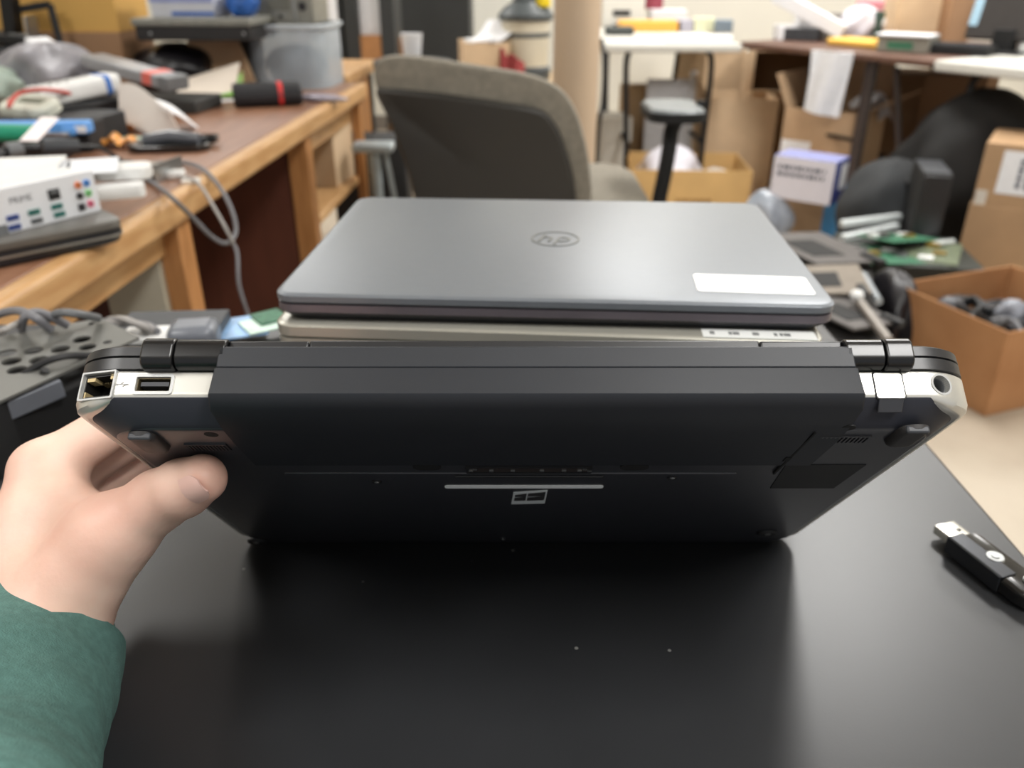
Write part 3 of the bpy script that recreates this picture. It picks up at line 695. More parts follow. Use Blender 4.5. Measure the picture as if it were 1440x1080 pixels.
# motherboard: upright i/o shield towards the viewer, board and white shrouds behind it
a, b = onz(-70, 344, ZL + .004), onz(141, 292, ZL + .004)
mb = thing('motherboard', 'white motherboard with its port shield facing out, lying on the grey laptop', 'motherboard')
vx = (b - a).normalized(); yaw = math.degrees(math.atan2(vx.y, vx.x)); Lm = (b - a).length
mb.location = (b.x, b.y, ZL + .0005); mb.rotation_euler = (0, 0, R(yaw))
MBI = (tr(b.x, b.y, ZL + .0005) @ rot(0, 0, yaw)).inverted()
shield_w = mat('white_port_shield', (222, 224, 228), .45, var=.03)
def mbp(u, v):                                              # pixel -> point on the shield plane (x, z)
    o = MBI @ EYE; d = MBI.to_3x3() @ ray(u, v); q = o + d * (-o.y / d.y); return q
topz = mbp(131, 239).z
bd = obj('board', M().box2((-.245, .0, .004), (0, .235, .0065)), pcb_dark, mb)
sh = obj('port_shield', M().box2((-Lm, -.0012, 0), (0.0, .0, topz)).box2((-Lm, 0, topz - .001), (0, .006, topz)), shield_w, mb, .0008)
def port(nm, u, v, w, h, ma, mi):
    q = mbp(u, v); o = obj(nm, M().box((q.x, -.001, q.z), (w, .003, h)), ma, mb, .0004)
    obj('port_tongue', M().box((q.x, -.0026, q.z + h * .12), (w * .8, .0004, h * .28)), mi, o); return o
usb_blue = mat('usb_blue', (40, 70, 150), .5); usb_teal = mat('usb_teal', (30, 120, 110), .5)
for u, v, ma in ((17, 306, usb_blue), (20, 319, usb_blue), (47, 298, usb_teal), (51, 310, mid_grey), (79, 290, usb_teal), (83, 301, usb_teal)):
    port('usb_port', u, v, .0145, .0062, ma, dark_grey)
q = mbp(75, 273); o = obj('network_port', M().box((q.x, -.001, q.z), (.0145, .003, .0125)), near_black, mb, .0004); obj('port_tongue', M().box((q.x, -.0028, q.z + .003), (.009, .0006, .003)), mid_grey, o)
q = mbp(2, 324); obj('video_port', M().box((q.x, -.001, q.z), (.014, .003, .012)), mid_grey, mb, .0005)
for u, v, c_ in ((108, 260, (230, 130, 80)), (120, 257, (70, 140, 220)), (111, 275, (30, 30, 32)), (123, 271, (130, 210, 130)), (126, 286, (235, 110, 140))):
    q = mbp(u, v); o = obj('audio_jack', M().cyl((q.x, -.0035, q.z), (q.x, 0, q.z), .0042, n=18), mat('jack_%d' % u, c_, .45, var=.03), mb)
    obj('jack_hole', M().cyl((q.x, -.0038, q.z), (q.x, -.003, q.z), .0020, n=12), ink, o)
q = mbp(114, 291); obj('optical_port', M().box((q.x, -.001, q.z), (.009, .003, .009)), ink, mb, .0004)
q = mbp(28, 280); obj('lettering', M().text('PRIME', .0105, .0004, tr(q.x, -.0014, q.z) @ rot(90, 0, 0)), mat('grey_letter', (120, 122, 128), .5), mb)
obj('heatsink_shroud', M().loft([[(x, y, z) for x, y in ((-.20, .006), (-.002, .006), (-.002, .05), (-.05, .075), (-.20, .075))] for z in (.0065, topz - .001)]), white_plastic, mb, .003)
obj('heatsink_shroud', M().box2((-.245, .07, .0065), (-.19, .2, .03)), white_plastic, mb, .003)
fins = M()
for k in range(6): fins.box2((-.19, .09 + k * .016, .0065), (-.135, .098 + k * .016, .028))
obj('heatsink_fin', fins, steel, mb, .001)
for k in range(4): obj('memory_slot', M().box2((-.11 + k * .012, .09, .0065), (-.104 + k * .012, .225, .017)), (white_plastic if k % 2 else mid_grey), mb, .001)
obj('card_slot', M().box2((-.045, .10, .0065), (-.035, .22, .018)), steel, mb, .001)
# white plates stacked beside the shield
p = D(163, 262, .79)
t = solo('fan_shroud', M().loft([[(x * k, y * k, z) for x, y in rrect(.075, .05, .016, 5)] for z, k in ((0, .97), (.001, 1), (.014, 1), (.016, .96))]), white_plastic, 'small white plastic shroud right of the motherboard port shield', 'plastic cover', (p.x + .005, p.y + .02, ZL + .018), (0, 0, 15))
p = D(160, 281, .782)
t = solo('plastic_bar', M().loft([[(x * k, y * k, z) for x, y in rrect(.066, .03, .009, 5)] for z, k in ((0, .96), (.001, 1), (.0165, 1), (.0175, .97))]), white_plastic, 'rounded white plastic bar lying under the small white shroud', 'plastic bar', (p.x, p.y + .02, ZL + .0002), (0, 0, 20), bevel=.001)
# little circuit board with metal bracket behind
p = D(195, 250, .76)
cb = thing('expansion_card', 'dark expansion card with a shiny metal bracket behind the motherboard', 'circuit board', (p.x - .045, p.y + .055, .75), (0, 0, -12))
obj('board', M().box2((-.10, -.035, .012), (.08, .035, .014)), pcb_dark, cb)
obj('bracket', M().box2((.080, -.04, .001), (.082, .04, .03)), steel, cb)
obj('connector', M().box2((.03, -.02, .014), (.07, .0, .026)), steel, cb, .001); obj('heatsink', M().box2((-.06, -.02, .014), (.0, .025, .022)), dark_grey, cb, .001)
obj('standoff', M().box2((-.095, -.03, 0), (-.085, .03, .012)), mid_grey, cb)
p = D(248, 250)
t = thing('cable_connector', 'pale plastic connector of the grey cables at the desk edge', 'connector', (p.x - .004, p.y, .75), (0, 0, 14))
obj('shell', M().loft([[(x, y, z) for y, z in rrect(.022, .012, .003, 3, 0, .006)] for x in (-.05, .018)]), white_plastic, t, .001); obj('plug', M().box2((-.068, -.008, .002), (-.05, .008, .010)), steel, t)
p = D(285, 257); solo('plastic_tab', M().box2((-.014, -.010, 0), (.014, .010, .006)), mat('clear_tab', (225, 220, 212), .2, var=.02), 'tiny clear plastic tab at the very edge of the desk', 'plastic tab', (p.x - .018, p.y, .7505), (0, 0, 10), bevel=.001)
# hanging grey cables
def dedge(y, out=.006, z=.754): return DM @ Vector((out, y - 1.0, z))
cable('grey_cable', 'grey cable looping over the desk edge and back up to the white connector', [D(175, 236, .755), D(225, 229, .755), D(262, 229, .757), D(288, 240, .757), at(312, 268, 1.345), at(328, 302, 1.335), at(331, 328, 1.325), at(318, 342, 1.30), at(298, 333, 1.275), at(270, 305, 1.235), at(243, 279, 1.185), D(222, 262, .757), D(206, 252, .756)], .0036, cable_grey, 'cables hanging from the wooden desk')
cable('grey_cable', 'pale thin cable from the white connector dropping over the desk edge', [D(248, 249, .757), D(268, 251, .757), at(284, 264, 1.285), at(300, 290, 1.27), at(318, 322, 1.27), at(328, 342, 1.28)], .0028, mat('pale_cable', (160, 156, 152), .5), 'cables hanging from the wooden desk')
cable('grey_cable', 'long grey cable hanging from the loop below the desk edge towards the floor', [at(322, 338, 1.292), at(330, 346, 1.285), at(334, 362, 1.28), at(336, 400, 1.28), at(348, 440, 1.3), at(358, 470, 1.32), Vector((-.42, 1.30, .35)), Vector((-.40, 1.32, .03)), Vector((-.36, 1.34, .004)), Vector((-.25, 1.36, .004))], .003, cable_grey, 'cables hanging from the wooden desk')
# black cable with in-line connectors
p0 = D(10, 222); 
t = thing('video_cable', 'black video cable with two grey plug ends lying behind the motherboard', 'cable', (p0.x, p0.y, .75))
def rel(u, v, z): return onz(u, v, z) - Vector((p0.x, p0.y, .75))
obj('cord', M().tube(smooth_path([rel(-40, 228, .81), rel(0, 217, .81), rel(30, 210, .81), rel(60, 208, .81)], 6), .0085, 10), cable_black, t)
obj('plug', M().tube([rel(10, 213, .812), rel(30, 210, .812)], .0125, 12), mid_grey, t)
obj('plug', M().tube([rel(64, 208, .812), rel(80, 207, .812), rel(112, 206, .810)], [.013, .0135, .0115], 12), dark_grey, t)
obj('thin_cord', M().tube(smooth_path([rel(110, 206, .81), rel(140, 208, .80), rel(165, 222, .775), rel(190, 240, .757)], 6), .0035, 8), cable_black, t)
solo('foam_block', M().box2((-.25, -.05, 0), (.10, .04, .05)), mat('dark_foam', (40, 38, 38), .9), 'dark foam block under the cables and white cards behind the motherboard', 'foam block', (p0.x + .03, p0.y + .09, .75), (0, 0, 5), bevel=.004)
# white cards and slotted plates on top of the pile
def card(u, v, z, w, d, yaw, ma, name, label, cat, tilt=0, th=.0015):
    p = onz(u, v, z); return solo(name, M().box((0, 0, th / 2), (w, d, th)), ma, label, cat, (p.x, p.y, z), (tilt, 0, yaw), bevel=.0003)
card(14, 238, .822, .12, .09, 12, white_plastic, 'white_plate', 'plain white plate lying flat on the motherboard heatsink', 'plastic plate', 4, .004)
p = onz(75, 236, .822)
t = thing('slotted_plate', 'white slotted plate tilted over the motherboard', 'metal plate', (p.x, p.y + .01, .818), (8, 0, 20))
obj('plate', M().box2((-.06, -.03, 0), (.075, .03, .002)), shield_w, t, .0005)
m = M()
for k in range(4): m.box((-.035 + k * .016, .008, .0024), (.004, .026, .0006), rot(0, 0, 0))
obj('vent_slot', m, dark_grey, t)
# blue bar, green plug, white tag
p = D(58, 176, .80)
t = thing('plastic_rail', 'bright blue plastic rail lying across the desk clutter', 'plastic rail', (p.x, p.y, .785), (0, 0, 4))
sky = mat('sky_blue_plastic', (96, 158, 226), .45, var=.06)
obj('rail_body', M().box2((-.16, -.018, 0), (.088, .018, .022)), sky, t, .004); obj('rail_clip', M().box2((.045, -.03, .0), (.07, -.018, .014)), sky, t, .003); obj('rail_pad', M().box2((.066, -.019, .004), (.087, -.0185, .016)), paper_white, t)
solo('drive_bay', M().box2((-.20, -.075, 0), (.06, .05, .035)), black_plastic, 'black drive bay lying under the blue plastic rail', 'drive bay', (p.x, p.y + .02, .75), (0, 0, 3), bevel=.002)
p = D(18, 188, .80)
t = thing('screwdriver', 'green handled screwdriver in front of the blue plastic rail', 'screwdriver', (p.x, p.y, .7855), (0, 0, -3))
grn = mat('green_handle', (24, 150, 116), .4, var=.05)
obj('handle', M().tube([(-.10, 0, .016), (-.06, 0, .016), (.02, 0, .016), (.04, 0, .015), (.046, 0, .013)], [.012, .016, .015, .016, .010], 14), grn, t); obj('shaft', M().cyl((.044, 0, .014), (.10, 0, .014), .003), steel, t)
p = D(55, 175, .83)
card(56, 182, .812, .034, .075, -8, mat('white_tag_card', (246, 236, 236), .6, var=.02), 'paper_tag', 'white paper tag draped over the blue rail', 'paper tag', 22)
# beige handheld with display
p = D(44, 148, .82)
t = thing('handheld_meter', 'pale rounded handheld meter with a dark narrow display on the desk pile', 'meter', (p.x, p.y, .805), (20, 0, -25))
bg = mat('pale_case', (206, 206, 192), .5, var=.05)
obj('case', M().loft([[(x * k, y * k, z) for x, y in rrect(.135, .062, .026, 6)] for z, k in ((0, .9), (.003, 1), (.018, 1), (.024, .9))]), bg, t); obj('display', M().box((.008, .006, .0245), (.068, .018, .001)), mat('lcd', (112, 116, 100), .3), t); obj('button', M().cyl((-.047, .0, .022), (-.047, 0, .0255), .006, n=14), mat('red_button', (214, 96, 84), .5), t)
solo('power_supply', M().box2((-.12, -.07, 0), (.12, .07, .052)), black_plastic, 'black power supply brick beneath the pale handheld meter', 'power supply', (p.x + .02, p.y + .02, .75), (0, 0, -10), bevel=.004)
# white tube with blue band
p, q = D(48, 136, .83), D(162, 122, .83)
yw3 = math.degrees(math.atan2((q - p).y, (q - p).x)); cq = (p + q) / 2
t = thing('power_strip', 'white power strip with a bright blue band across the desk pile', 'power strip', (cq.x, cq.y, .812), (0, -4, yw3)); L = (q - p).length / 2
obj('strip_body', M().loft([[(x, y, z) for y, z in rrect(.062, .04, .012, 4, 0, .022)] for x in (-L, L * .98)]), white_plastic, t, .003)
obj('blue_band', M().loft([[(x, y, z) for y, z in rrect(.0635, .0415, .012, 4, 0, .022)] for x in (L * .58, L * .72)]), blue, t)
m = M()
for k in range(9): m.box((-L * .8 + k * L * .15, .012, .0425), (.004, .016, .001))
obj('vent_slot', m, mid_grey, t)
for k in range(3): obj('socket', M().cyl((-L * .62 + k * .018, -.012, .0415), (-L * .62 + k * .018, -.012, .0428), .0045, n=12), dark_grey, t)
solo('cable_box', M().box2((-.14, -.06, 0), (.12, .06, .062)), black_plastic, 'black plastic box holding up the white power strip', 'plastic box', (cq.x, cq.y + .03, .75), (0, 0, yw3), bevel=.004)
cable('red_cable', 'thin red wire looping below the white power strip', [D(12, 150, .83), D(26, 132, .845), D(60, 126, .85), D(100, 132, .83), D(125, 141, .80), D(150, 150, .775)], .004, mat('red_wire', (196, 66, 54), .5))
# black adapter beside the blue rail
p = D(112, 160, .79); t = solo('power_adapter', M().box2((-.06, -.04, 0), (.05, .04, .036)), black_plastic, 'black power adapter right of the pale handheld meter', 'adapter', (p.x, p.y, .75), (0, 0, -6), bevel=.006)
p = D(108, 147, .80); solo('metal_cover', M().loft([[(x * k, y * k, z) for x, y in rrect(.085, .035, .008, 4)] for z, k in ((0, 1), (.006, 1), (.010, .85))]), steel, 'small grey metal cover on the black power adapter', 'metal cover', (p.x + .003, p.y + .005, .787), (0, 0, -5))
p = D(144, 165, .77); t = thing('terminal_block', 'yellowish green terminal block on the desk beside the black adapter', 'terminal block', (p.x, p.y, .75), (0, 0, 20))
ol_ = mat('olive_plastic', (146, 140, 60), .5); obj('block', M().box2((-.018, -.016, 0), (.018, .016, .024)), ol_, t, .002)
for k in range(3): obj('terminal_screw', M().cyl((-.011 + k * .011, 0, .024), (-.011 + k * .011, 0, .026), .0035, n=10), steel, t)
for k, (u, v, w_, yy) in enumerate(((164, 188, .075, 20), (166, 206, .08, -35), (132, 190, .05, 60))):
    p = D(u, v); mm = M().sheet(lambda a_, b_: ((a_ - .5) * w_, (b_ - .5) * .045, .012 + .009 * math.sin(a_ * 9 + k) * math.cos(b_ * 7)), 10, 8, .001)
    solo('candy_wrapper', mm, mat('orange_foil', (232, 160, 84), .35, var=.2, scale=80), ['crumpled orange wrapper at the foot of the white torn carton', 'orange wrapper lying beside the expansion card bracket', 'small orange wrapper scrap in front of the black adapter'][k], 'wrapper', (p.x, p.y, .7512), (0, 0, yy))
p = D(188, 197); solo('green_sticker', M().sheet(lambda a_, b_: ((a_ - .5) * .05, (b_ - .5) * .03, .003 + .002 * math.sin(a_ * 5)), 8, 6, .001), mat('pale_green_film', (170, 196, 178), .5), 'pale green film scrap beside the glossy black holder', 'plastic film', (p.x, p.y, .7512), (0, 0, 10))
# white torn carton
def torn(u_, v_): 
    pass
p = D(198, 190)
cw = M().sheet(lambda a_, b_: ((a_ - .5) * (.135 - .02 * b_), .02 + .03 * math.sin(a_ * 3 + .5) * b_, b_ * (.092 - .048 * a_ ** 1.4) + .002 + .006 * math.sin(a_ * 7)), 16, 12, .003)
t = thing('torn_carton', 'torn white carton standing crumpled at the middle of the desk', 'carton', (p.x + .005, p.y + .005, .75), (0, 0, -8))
obj('front_flap', cw, mat('torn_white_card', (228, 220, 212), .8, var=.04), t)
obj('top_flap', M().sheet(lambda a_, b_: ((a_ - .5) * (.115 + .03 * b_) + .008 * b_, .02 + b_ * .085 + .03 * math.sin(a_ * 3 + .5) * (1 - b_), .0915 - .048 * a_ ** 1.4 - b_ * (.015 + .035 * a_) + .006 * math.sin(a_ * 7 + b_ * 4)), 16, 10, .003), paper_white, t)
# glossy black holder
p = D(243, 211); gl = MATS['glossy_black_plastic']
t = thing('phone_mount', 'glossy black phone mount lying near the desk edge', 'phone mount', (p.x - .005, p.y + .012, .75), (0, 0, 8))
obj('cradle', M().ring(rrect(.15, .085, .026, 6), rrect(.115, .052, .016, 6), 0, .014), gl, t, .003); obj('cradle_back', M().prism(rrect(.12, .056, .018, 6), 0, .005), black_plastic, t)
obj('arm', M().tube([(-.05, .01, .016), (.0, .0, .024), (.055, -.015, .020)], [.012, .013, .011], 12), mat('grey_gloss', (96, 98, 104), .2, coat=.4), t); obj('clip', M().box2((.05, .0, .008), (.085, .03, .022)), gl, t, .004)
# grey bag of parts with white box on top
p = D(62, 118, .80)
def blob(name, label, cat, c, r, ma, amp=.18, seed=1, flat=.0, parent=None, n=40, m=24, rz=0):
    rr = random.Random(seed); ph = [rr.uniform(0, 6.28) for _ in range(12)]; fr = [rr.randint(2, 7) for _ in range(12)]
    rings = []
    for i in range(m + 1):
        a = math.pi * (i + .03) / (m + .06); ring = []
        for k in range(n):
            b = 2 * math.pi * k / n
            q = 1 + amp * (math.sin(fr[0] * b + ph[0] + 2 * math.cos(a * 2)) * .4 + math.sin(fr[1] * b + ph[1]) * math.sin(fr[2] * a + ph[2]) * .5 + math.sin(fr[3] * b - fr[4] * a + ph[3]) * .35) * math.sin(a)
            z = -math.cos(a) * r[2] * (1 + amp * .5 * math.sin(fr[5] * b + ph[5]) * math.sin(a))
            z = max(z, -r[2] * (1 - flat))
            ring.append((r[0] * q * math.sin(a) * math.cos(b), r[1] * q * math.sin(a) * math.sin(b), z + r[2] * (1 - flat)))
        rings.append(ring)
    mm = M().loft(rings)
    if parent is not None: return obj(name, mm.xf(tr(*c)), ma, parent)
    return solo(name, mm, ma, label, cat, c, (0, 0, rz))
bagm = mat('antistatic_bag', (158, 156, 162), .42, .1, var=.35, scale=18)
blob('antistatic_bag', 'shiny grey antistatic bag heaped behind the white power strip', 'bag', (ony(70, 95, 2.16).x, 2.16, .75), (.135, .085, .082), bagm, .26, 5, .2)
p = ony(66, 75, 2.2); q = thing('white_box', 'small white box tipped on top of the grey antistatic bag', 'box', (p.x + .01, p.y, .848), (0, 22, -30))
obj('box_body', M().box2((-.065, -.03, 0), (.065, .03, .036)), paper_white, q, .003); obj('box_lid', M().box2((-.010, -.031, -.0005), (.066, .031, .037)), white_plastic, q, .002)
p = ony(2, 100, 2.1); blob('antistatic_bag', 'greenish clear bag of parts at the far left of the desk pile', 'bag', (p.x - .02, 2.06, .75), (.08, .07, .062), mat('green_clear_bag', (168, 184, 172), .5, .1, var=.35, scale=16), .2, 9, .2)
p = ony(22, 60, 2.3)
t = thing('steel_bracket', 'shiny steel bracket on a black tray above the grey bag', 'bracket', (p.x, p.y, .885), (0, 6, 0)); obj('tray', M().box2((-.12, -.05, -.0), (.06, .05, .022)), near_black, t, .003); obj('bracket_plate', M().box2((.0, -.03, .022), (.055, .03, .026)).box2((.045, -.03, .022), (.050, .03, .07)), steel, t, .001)
solo('parts_bin', M().box2((-.14, -.07, 0), (.10, .07, .130)), dark_grey, 'dark parts bin under the black tray with the steel bracket', 'bin', (p.x - .01, p.y + .02, .75), bevel=.005)
# black display stand frame
t = thing('display_stand', 'black angled metal display stand in front of the yellow box', 'stand'); pa = ony(93, 88, 2.32); t.location = (pa.x, pa.y, .75)
yq = pa.y + .0
def st_(u, v, y): return ony(u, v, y) - Vector((pa.x, pa.y, .75))
A_, B_, C_, D_, E_ = st_(93, 88, yq), st_(70, 6, yq + .02), st_(18, 15, yq), st_(9, 50, yq - .02), st_(9, -30, yq - .02)
obj('brace', M().bar(A_ + Vector((0, 0, -.05)), B_, .016, .012), black_metal, t, .001); obj('arm', M().bar(B_, C_, .030, .018), black_metal, t, .001); obj('post', M().bar(E_, Vector((D_.x, D_.y, 0)), .045, .03), black_metal, t, .002); obj('foot', M().box((D_.x, D_.y, .006), (.14, .12, .012)), black_metal, t, .002)
obj('brace_foot', M().box((A_.x, A_.y, .004), (.05, .05, .008)), black_metal, t, .001)
# translucent grey tube with red label
p, q = D(128, 84, .86), D(248, 116, .82)
t = thing('hard_drive_caddy', 'slim grey caddy with a red label lying slanted on the desk', 'drive caddy', ((p.x + q.x) / 2, (p.y + q.y) / 2, .824), (0, 9, math.degrees(math.atan2((q - p).y, (q - p).x)))); L = (q - p).length / 2
obj('caddy_body', M().box2((-L, -.035, 0), (L, .035, .03)), mat('clouded_plastic', (150, 152, 156), .3, var=.15), t, .006); obj('red_label', M().box2((L * .45, -.0355, .004), (L * .66, .0355, .0306)), mat('faded_red', (226, 112, 100), .5), t); obj('end_cap', M().box2((L * .8, -.036, -.001), (L * 1.02, .036, .031)), mid_grey, t, .003)
solo('keyboard_tray', M().box2((-.22, -.07, 0), (.17, .07, .03)), mat('charcoal_tray', (50, 50, 48), .6), 'charcoal plastic tray lying under the slim grey caddy', 'tray', ((p.x + q.x) / 2, (p.y + q.y) / 2 + .03, .75), (0, 0, -8), bevel=.004)
# black bag heap, cream card, brown paper
p = ony(238, 90, 2.44); blob('black_bag', 'crumpled black plastic bag heaped under the flat black machine', 'bag', (p.x + .01, 2.46, .75), (.115, .10, .072), mat('black_bag', (30, 28, 32), .35, var=.3, scale=10), .14, 3, .25)
p = D(282, 144)
t = thing('folded_leaflet', 'cream folded leaflet with green edges propped on the desk', 'leaflet', (p.x, p.y + .03, .75), (0, 0, 12))
cream = mat('cream_card', (226, 214, 200), .75, var=.04); grn2 = mat('green_print', (150, 190, 104), .6)
obj('card_panel', M().sheet(lambda a_, b_: ((a_ - .5) * .15 + b_ * .02, b_ * .08, .010 + b_ * .035 + a_ * .04 * b_), 8, 8, .002), cream, t)
obj('card_panel', M().sheet(lambda a_, b_: (.04 + a_ * .06, -.005 + b_ * .06, .004 + b_ * .05 * a_ + .01), 6, 6, .002), grn2, t); obj('green_edge', M().bar((-.085, -.003, .012), (.085, -.003, .013), .006), mat('leaf_green', (110, 180, 70), .6), t)
obj('paper_slip', M().box2((.02, -.04, .001), (.10, -.005, .003)), paper_white, t)
p = D(330, 128)
t = thing('kraft_paper', 'bent sheet of brown kraft card leaning in front of the clear tub', 'card', (p.x - .035, p.y - .03, .75), (0, 0, -6))
kr = mat('kraft', (188, 156, 122), .8, var=.08)
obj('sheet_lower', M().sheet(lambda a_, b_: ((a_ - .5) * (.20 - .07 * b_) - .03 * b_ + .01, .012 + b_ * .04 + .03 * math.sin(a_ * 3), .002 + b_ * (.15 + .03 * (1 - a_))), 12, 12, .003), kr, t)
obj('sheet_upper', M().sheet(lambda a_, b_: (-.145 + a_ * .11, .05 - b_ * .03 + .02 * a_, .168 + b_ * .012 - a_ * .02), 8, 4, .003), kr, t)
# black zip case
p, q = D(328, 138, .77), D(424, 134, .77); cq = (p + q) / 2
t = thing('zip_case', 'black zip case with a red tag near the far end of the desk', 'case', (cq.x, cq.y, .75), (0, 0, math.degrees(math.atan2((q - p).y, (q - p).x))))
L = (q - p).length / 2
obj('case_body', M().loft([[(x, y * k, z * k + .027 * (1 - k)) for y, z in rrect(.09, .052, .022, 6, 0, .027)] for x, k in ((-L, .86), (-L + .006, 1), (L - .006, 1), (L, .86))]), mat('case_fabric', (30, 30, 34), .65, var=.1, bump=.1), t)
obj('red_tag', M().loft([[(x, y, z) for y, z in rrect(.0915, .0535, .022, 6, 0, .027)] for x in (L * .30, L * .44)]), mat('red_tag', (206, 50, 50), .5), t); obj('zip', M().box2((-L * .95, -.0462, .026), (L * .95, -.0450, .029)), dark_grey, t)
p = D(452, 142); blob('plastic_bag', 'small clear plastic bag beside the black zip case at the desk edge', 'bag', (p.x, p.y, .75), (.075, .028, .010), mat('clear_film', (178, 172, 186), .15, var=.2, alpha=.75), .2, 4, .2, rz=-20)
# clear tub, black machine and metal unit on it
c0 = D(410, 126); tubm = mat('clear_tub', (196, 206, 214), .3, var=.08, alpha=.42)
ct = Vector((c0.x - .005, c0.y + .12, .75))
t = thing('plastic_tub', 'translucent plastic tub of parts at the far end of the desk', 'tub', ct, (0, 0, -4))
HT_ = .165
obj('tub_wall', M().ring(rrect(.235, .24, .06, 8), rrect(.229, .234, .057, 8), 0, HT_).prism(rrect(.229, .234, .057, 8), 0, .003), tubm, t)
obj('rim', M().ring(rrect(.253, .258, .066, 8), rrect(.229, .234, .057, 8), HT_ - .006, HT_ + .004), mat('tub_rim', (206, 214, 220), .3, alpha=.85), t, .002)
blob('parts_bag', 'bluish grey bag of parts inside the clear tub', 'bag', (ct.x, ct.y, .755), (.09, .09, .06), mat('slate_bag', (92, 104, 118), .5, var=.5, scale=25), .12, 8, .2)
mz = .75 + .138
pm = ony(278, 45, 2.33)
t = thing('network_switch', 'flat black machine with a grey top resting over the bag and tub', 'electronic unit', (pm.x - .002, 2.45, mz), (0, 0, -2))
obj('case_body', M().box2((-.160, -.12, 0), (.145, .12, .036)), mat('machine_black', (34, 32, 32), .5), t, .003); obj('top_cover', M().box2((-.165, -.125, .036), (.15, .125, .054)), mat('machine_grey', (138, 138, 130), .5, var=.2, scale=40), t, .003)
for k, u in enumerate((-.15, .16)): obj('screw', M().cyl((u * .8, -.1212, .018), (u * .8, -.12, .018), .004, n=12), steel, t)
solo('stand_block', M().box2((-.03, -.06, 0), (.03, .06, .1375)), near_black, 'black block standing behind the black bag under the flat machine', 'block', (pm.x + .06, 2.53, .75), (0, 0, -4), bevel=.003)
zz = mz + .0542
t = carton('printed_box', 'pale box with lilac and blue printed stripes on the flat machine', 'box', pm.x - .045, 2.44, zz, .17, .12, .09, -4, mat('pale_print_box', (196, 198, 206), .6, var=.05))
obj('print_stripe', M().box2((-.086, -.0612, .036), (.086, -.0602, .056)), mat('lilac_print', (150, 160, 206), .6), t); obj('print_stripe', M().box2((-.03, -.0612, .004), (.086, -.0602, .014)), mat('blue_print', (70, 106, 176), .6), t)
blob('blue_bag', 'bright blue plastic bag beside the striped box on the flat machine', 'bag', (pm.x + .095, 2.44, zz), (.042, .06, .045), mat('blue_film', (56, 116, 206), .3, var=.5, scale=20), .15, 6, .2)
p = ony(398, 42, c0.y + .05)
t = thing('power_unit', 'bare metal power unit with a round socket sitting on the clear tub', 'power supply', (p.x + .015, p.y + .07, .75 + HT_ + .004), (0, 0, -6))
zn = mat('zinc_plate', (150, 148, 138), .45, .5, var=.15)
obj('case_body', M().box2((-.085, -.07, 0), (.085, .07, .125)), zn, t, .003); obj('face_plate', M().box2((-.045, -.0725, .035), (.02, -.07, .115)), mat('dull_plate', (112, 110, 98), .5), t, .001); obj('socket', M().cyl((.055, -.073, .045), (.055, -.069, .045), .012, n=18), ink, t); obj('rib', M().box2((.03, -.0725, .01), (.036, -.07, .12)), steel, t, .001); obj('screw', M().cyl((-.01, -.073, .018), (-.01, -.069, .018), .006, n=12), ink, t)

# ================================================================ clutter on the black table
# black fan cage with a perforated plate on top
zp = .800
cage = thing('drive_cage', 'black drive cage with a perforated grey plate on top, beside the hand', 'drive cage')
pq = [onz(-40, 582, zp), onz(-40, 480, zp), onz(142, 447, zp), onz(196, 474, zp)]
co = Vector((pq[0].x, pq[0].y, TABLE)); cage.location = co
pl_ = [q - co for q in pq]
plate_m = mat('perforated_plate', (112, 112, 108), .45, .3, var=.1, scale=20)
plate = obj('perforated_plate', M().loft([[(k.x, k.y, zp - TABLE - .002) for k in pl_][::-1], [(k.x, k.y, zp - TABLE) for k in pl_][::-1]]), plate_m, cage)
cut = []
for u, v, r_ in ((10, 496, .0070), (47, 493, .0070), (85, 491, .0070), (115, 477, .0070), (16, 508, .0070), (55, 506, .0070), (123, 488, .0064), (24, 520, .0070), (129, 455, .003), (151, 481, .0035)):
    q = onz(u, v, zp) - co; cut.append(M().cyl((q.x, q.y, zp - TABLE - .01), (q.x, q.y, zp - TABLE + .01), r_, n=24))
carve(plate, cut)
b0, b1 = onz(-60, 600, .79) - co, onz(88, 545, .79) - co
obj('front_bar', M().bar((b0.x, b0.y, .036), (b1.x, b1.y, .040), .004, .014), mat('slate_bar', (120, 124, 132), .4, .3), cage, .001)
d_ = (pl_[3] - pl_[0]); d_.z = 0
cg = sum(pl_, Vector()) / 4
obj('cage_body', M().prism([(k.x * .9 + cg.x * .1, k.y * .9 + cg.y * .1) for k in pl_[::-1]], 0, zp - TABLE - .014), near_black, cage, .004)
obj('side_wall', M().bar((pl_[0].x + .006, pl_[0].y + .012, 0), (pl_[0].x + .006, pl_[0].y + .012, zp - TABLE - .002), .004, .03), near_black, cage)
obj('side_wall', M().bar((pl_[2].x - .012, pl_[2].y - .01, 0), (pl_[2].x - .012, pl_[2].y - .01, zp - TABLE - .002), .02, .004), near_black, cage)
cable('black_cable', 'black cable arching in front of the perforated plate', [onz(-30, 590, .775), onz(6, 560, .785), onz(40, 522, .80), onz(85, 502, .806), onz(130, 500, .80)], .0028, cable_black, 'cables around the drive cage')
cable('black_cable', 'thin black cable curling down to the table near the hand', [onz(64, 520, .803), onz(56, 540, .79), onz(60, 562, .772), onz(78, 578, .758), onz(96, 590, .7535)], .0028, cable_black, 'cables around the drive cage')
